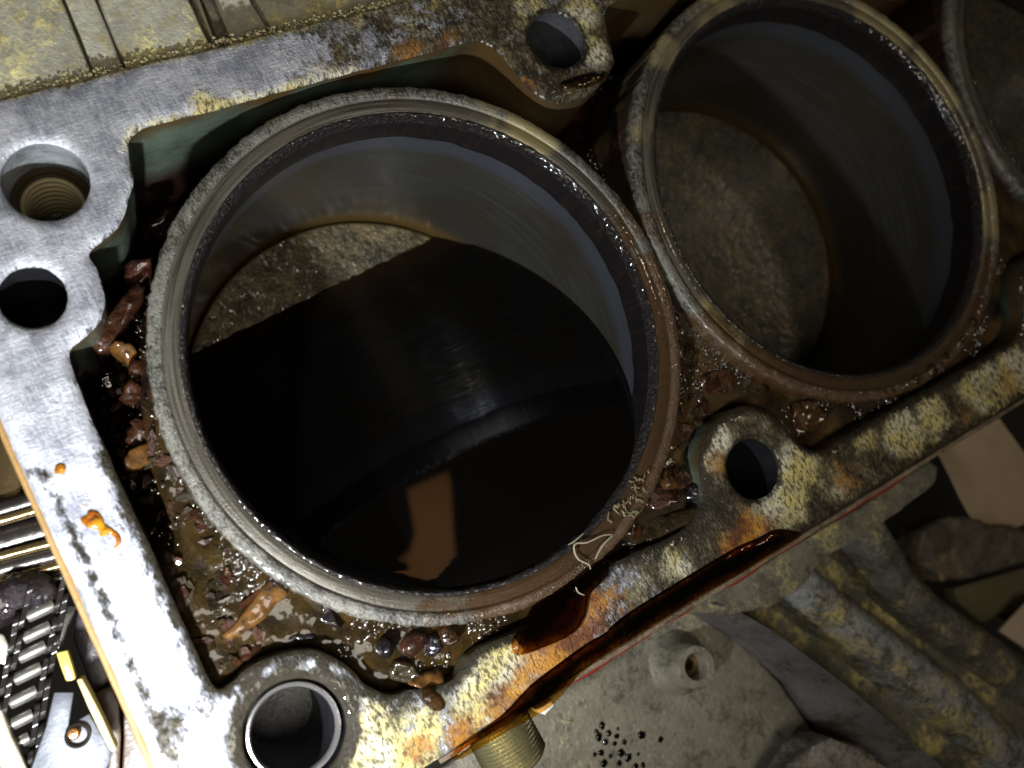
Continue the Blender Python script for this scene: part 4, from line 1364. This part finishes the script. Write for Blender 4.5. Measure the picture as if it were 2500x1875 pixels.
# ------------------------------------------------------------------ cardboard and scraps at the lower right
CARD = m_plain('brown_cardboard', (0.30, 0.22, 0.14), 0.8, 0, 0.18, 7, 0.3)
m = MB()
nu, nv = 14, 12
c00, c10, c11, c01 = [np.array(at(*p)) for p in [(2420, 1000, -1.0), (2600, 1230, -1.0), (2400, 1330, -0.98), (2270, 1100, -1.0)]]
for layer in (0, -0.012):
    for i in range(nu + 1):
        for j in range(nv + 1):
            u, v = i / nu, j / nv
            p = c00 * (1 - u) * (1 - v) + c10 * u * (1 - v) + c11 * u * v + c01 * (1 - u) * v
            p = p + np.array([0, 0, 0.02 * nz(u * 2, v * 2, 0, 1.5) + 0.09 * max(0, v - 0.7) ** 1.3 * 3 * (1 - u * 0.7) + layer])
            m.v.append(tuple(p))
B = (nu + 1) * (nv + 1)
for i in range(nu):
    for j in range(nv):
        a = i * (nv + 1) + j
        m.f.append((a, a + 1, a + nv + 2, a + nv + 1))
        m.f.append((B + a, B + a + nv + 1, B + a + nv + 2, B + a + 1))
for i in range(nu):
    for j in (0, nv):
        a = i * (nv + 1) + j
        m.f.append((a, a + nv + 1, B + a + nv + 1, B + a))
for j in range(nv):
    for i in (0, nu):
        a = i * (nv + 1) + j
        m.f.append((a, a + 1, B + a + 1, B + a))
tag(m.build('cardboard_sheet', CARD, None, smooth=True), 'creased brown cardboard sheet with curled corner under the deck', 'cardboard')
mud = panel([(2250, 1290), (2330, 1255), (2420, 1280), (2560, 1300), (2560, 1360), (2420, 1400), (2300, 1420), (2240, 1350)], -0.9, 0.2, 'cast_ledge', m_cast('mud_ledge', (0.045, 0.04, 0.03), (0.10, 0.085, 0.06), (0.16, 0.10, 0.04), 0.3, 9), cv, 0.03, 0.04, 3)
pl = panel([(2330, 1435), (2560, 1370), (2560, 1560), (2450, 1500), (2400, 1520), (2340, 1470)], -1.15, 0.1, 'olive_plate', m_plain('olive_paint', (0.10, 0.088, 0.045), 0.45, 0.1, 0.2), None, 0.01, 0.004, 1)
tag(pl, 'dull olive plate at the picture edge behind the dark rib', 'plate')
pl = panel([(2440, 1540), (2505, 1470), (2580, 1450), (2580, 1650), (2500, 1580)], -1.0, 0.02, 'card_scrap', m_plain('pinkish_card', (0.36, 0.27, 0.20), 0.8, 0, 0.15), None, 0.004, 0.004, 1)
tag(pl, 'pinkish tan card scrap at the picture edge', 'card')

# ------------------------------------------------------------------ timing side beyond the left deck edge
ZT = -0.42
ax = (Vector((1, 0, 0)))
ch = thing('timing_chain', 'oily steel roller timing chain hanging beside the bright deck edge', 'chain', at(70, 1700, -0.9))
path = [(118, 1420, -0.36), (100, 1490, -0.37), (91, 1542, -0.38), (80, 1590, -0.39), (69, 1643, -0.40), (58, 1700, -0.41), (48, 1758, -0.42), (40, 1815, -0.43), (32, 1872, -0.44), (24, 1930, -0.45)]
P = [Vector(at(*p)) for p in path]
RW = 0.044
rollm = plate_o = plate_i = None
for i, p in enumerate(P):
    if i == 0:
        continue
    m = MB()
    m.lathe([(0.0, -RW), (0.021, -RW), (0.0225, -RW * 0.92), (0.0225, RW * 0.92), (0.021, RW), (0.0, RW)], (0, 0), 24)
    m.xform(Matrix.Rotation(math.radians(90), 4, 'Y'))
    m.xform(Matrix.Translation(p))
    m.build('roller', STEEL, ch, smooth=True)
for i in range(len(P) - 1):
    a, b = P[i], P[i + 1]
    t = (b - a).normalized()
    up = Vector((1, 0, 0)).cross(t).normalized()
    for s in (-1, 1):
        off = RW + (0.034 if i % 2 else 0.012)
        m = MB()
        prof = []
        Lh = (b - a).length
        for k in range(12):
            an = math.pi / 2 + math.pi * k / 11
            prof.append((0.034 * math.cos(an), 0.050 * math.sin(an)))
        prof.append((Lh / 2, -0.030))
        for k in range(12):
            an = -math.pi / 2 + math.pi * k / 11
            prof.append((Lh + 0.034 * math.cos(an), 0.050 * math.sin(an)))
        prof.append((Lh / 2, 0.030))
        A = [a + t * u + up * v + Vector((s * off - 0.010, 0, 0)) for u, v in prof]
        Bq = [q + Vector((0.020, 0, 0)) for q in A]
        m.prism(A, Bq)
        m.build('link_plate', DARKSTEEL, ch, bevel=0.002, seg=1)
gd = thing('chain_guide', 'grey guide plate with yellow pad and coppery bolt beside the chain', 'guide', at(190, 1780, -0.8))
panel([(132, 1690), (180, 1690), (168, 1770), (218, 1742), (246, 1790), (272, 1830), (268, 1860), (250, 1900), (60, 1920), (85, 1850), (112, 1775)], -0.34, 0.03, 'guide_plate', m_plain('galvanised', (0.085, 0.09, 0.105), 0.5, 0.4, 0.15, 10), gd, 0.005, 0.002, 1)
panel([(136, 1594), (165, 1587), (176, 1622), (186, 1657), (176, 1662), (161, 1664), (148, 1630)], -0.32, 0.05, 'yellow_pad', m_plain('yellow_plastic', (0.36, 0.29, 0.07), 0.35, 0, 0.1), gd, 0.006, 0.001, 0)
panel([(186, 1660), (200, 1655), (222, 1695), (250, 1750), (285, 1828), (280, 1838), (268, 1834), (240, 1780), (214, 1725)], -0.30, 0.10, 'guide_edge', m_plain('cream_plastic', (0.40, 0.33, 0.16), 0.4, 0, 0.15), gd, 0.006, 0.002, 1)
c = at(190, 1795, -0.335)
MB().lathe([(0.040, -0.336), (0.040, -0.325), (0.034, -0.322), (0.028, -0.33), (0.026, -0.36)], c[:2], 28).build('washer', DARKSTEEL, gd, smooth=True)
c = at(180, 1790, -0.33)
MB().lathe([(0.021, -0.34), (0.021, -0.322), (0.014, -0.312), (0.0, -0.310)], c[:2], 20).build('bolt', m_plain('copper_bolt', (0.50, 0.24, 0.09), 0.22, 0.9, 0.2), gd, smooth=True)
panel([(132, 1480), (190, 1478), (165, 1530), (150, 1580), (138, 1590), (128, 1560)], -0.38, 0.05, 'guide_arm', DARKSTEEL, gd, 0.006, 0.004, 1)

tb = thing('timing_cover', 'tan brown timing cover panel with a seam under the deck edge', 'panel', at(310, 1800, -0.9))
TB = m_plain('tan_panel', (0.050, 0.024, 0.007), 0.4, 0, 0.2, 8, 0.3)
panel([(232, 1692), (272, 1672), (292, 1718), (296, 1800), (290, 1920), (260, 1900), (262, 1790)], -0.62, 0.3, 'panel_half', TB, tb, 0.006, 0.004, 1)
panel([(298, 1716), (330, 1760), (420, 1950), (296, 1930), (302, 1800)], -0.60, 0.3, 'panel_half', TB, tb, 0.006, 0.004, 1)
panel([(190, 1478), (215, 1480), (280, 1660), (262, 1690), (225, 1690), (178, 1560)], -0.7, 0.3, 'dark_panel', m_plain('dark_varnish', (0.028, 0.020, 0.026), 0.35, 0, 0.3), tb, 0.01, 0.006, 1)

tn = thing('chain_tensioner', 'stack of shiny oily steel rods above the timing chain', 'tensioner', at(50, 1300, -0.9))
for (x0, y0, x1, y1, r, mat, z) in [(-60, 1262, 160, 1198, 0.034, DARKSTEEL, -0.42), (-60, 1288, 160, 1224, 0.020, GOLDSTEEL, -0.40), (-60, 1338, 180, 1272, 0.060, DARKSTEEL, -0.47), (-60, 1374, 190, 1308, 0.018, GOLDSTEEL, -0.41),
                                    (-60, 1405, 190, 1338, 0.034, DARKSTEEL, -0.44), (-60, 1432, 200, 1366, 0.016, GOLDSTEEL, -0.42), (-60, 1460, 200, 1395, 0.030, DARKSTEEL, -0.45)]:
    a, b = Vector(at(x0, y0, z)), Vector(at(x1, y1, z))
    n = 16
    prof = []
    pts = [a + (b - a) * (k / n) for k in range(n + 1)]
    MB().tube(pts, r, 16).build('rod', mat, tn, smooth=True)
a, b = Vector(at(20, 1230, -0.5)), Vector(at(34, 1000, -0.5))
MB().tube([a + (b - a) * (k / 8) for k in range(9)], 0.075, 24).build('plunger', GOLDSTEEL, tn, smooth=True)
panel([(-60, 1440), (30, 1410), (130, 1400), (150, 1440), (120, 1490), (60, 1500), (0, 1530), (-60, 1560)], -0.36, 0.2, 'tensioner_body', m_chunk('wet_black_metal', (0.006, 0.005, 0.006), (0.022, 0.016, 0.018), 0.07, 0.9), tn, 0.03, 0.05, 3)
br = panel([(-40, 1660), (6, 1735), (30, 1800), (66, 1875), (90, 1950), (40, 1960), (-40, 1800)], -0.36, 0.06, 'cover_edge', m_plain('bright_cover', (0.30, 0.26, 0.20), 0.35, 0.3, 0.2), None, 0.01, 0.004, 1)
tag(br, 'bright worn metal strip crossing the corner below the chain', 'metal strip')
br = panel([(-40, 1540), (8, 1548), (20, 1575), (21, 1600), (14, 1625), (-40, 1610)], -0.40, 0.06, 'bright_lug', m_plain('bright_lug', (0.55, 0.52, 0.44), 0.25, 0.5, 0.15), None, 0.01, 0.003, 1)
tag(br, 'bright white metal lug beside the chain at the picture edge', 'metal lug')

# ------------------------------------------------------------------ everything so far leans with the block
for o in list(scene.objects):
    if o.parent is None and o.type in ('MESH', 'EMPTY'):
        o.matrix_basis = M @ o.matrix_basis

# ground far below and an added unseen card shaped for the oil's reflection
gm = m_plain('dark_floor', (0.030, 0.027, 0.022), 0.55, 0, 0.5, 1.5, 0.3)
g = MB()
g.add([(-40, -40, -4.2), (40, -40, -4.2), (40, 40, -4.2), (-40, 40, -4.2)], [(0, 1, 2, 3)])
tag(g.build('ground', gm, None), 'dark oily floor far below the engine', None, None, 'structure')

bd = [(0.91, 6.92, 1.53), (1.46, 6.91, 1.58), (1.38, 6.75, 1.70), (1.04, 6.25, 2.09), (0.92, 6.05, 2.25), (0.76, 5.93, 2.34), (0.52, 6.01, 2.25), (0.21, 6.22, 2.05), (-0.05, 6.47, 1.82), (0.29, 6.26, 2.02), (0.52, 6.30, 2.01), (0.68, 6.43, 1.91)]
bp = [M @ Vector(p) for p in bd]
bz = bp[0].z
m = MB().prism([(p.x, p.y, bz) for p in bp], [(p.x, p.y, bz + 0.06) for p in bp])
tag(m.build('reflection_card', m_plain('reflection_card_tan', (0.50, 0.28, 0.13), 0.7, 0, 0.1, 3, 0.1), None), 'unseen tan card added overhead, shaped for the reflection in the oil', 'reflection_helper')
print('objects', len(scene.objects), 'tris', sum(len(o.data.polygons) for o in scene.objects if o.type == 'MESH'))
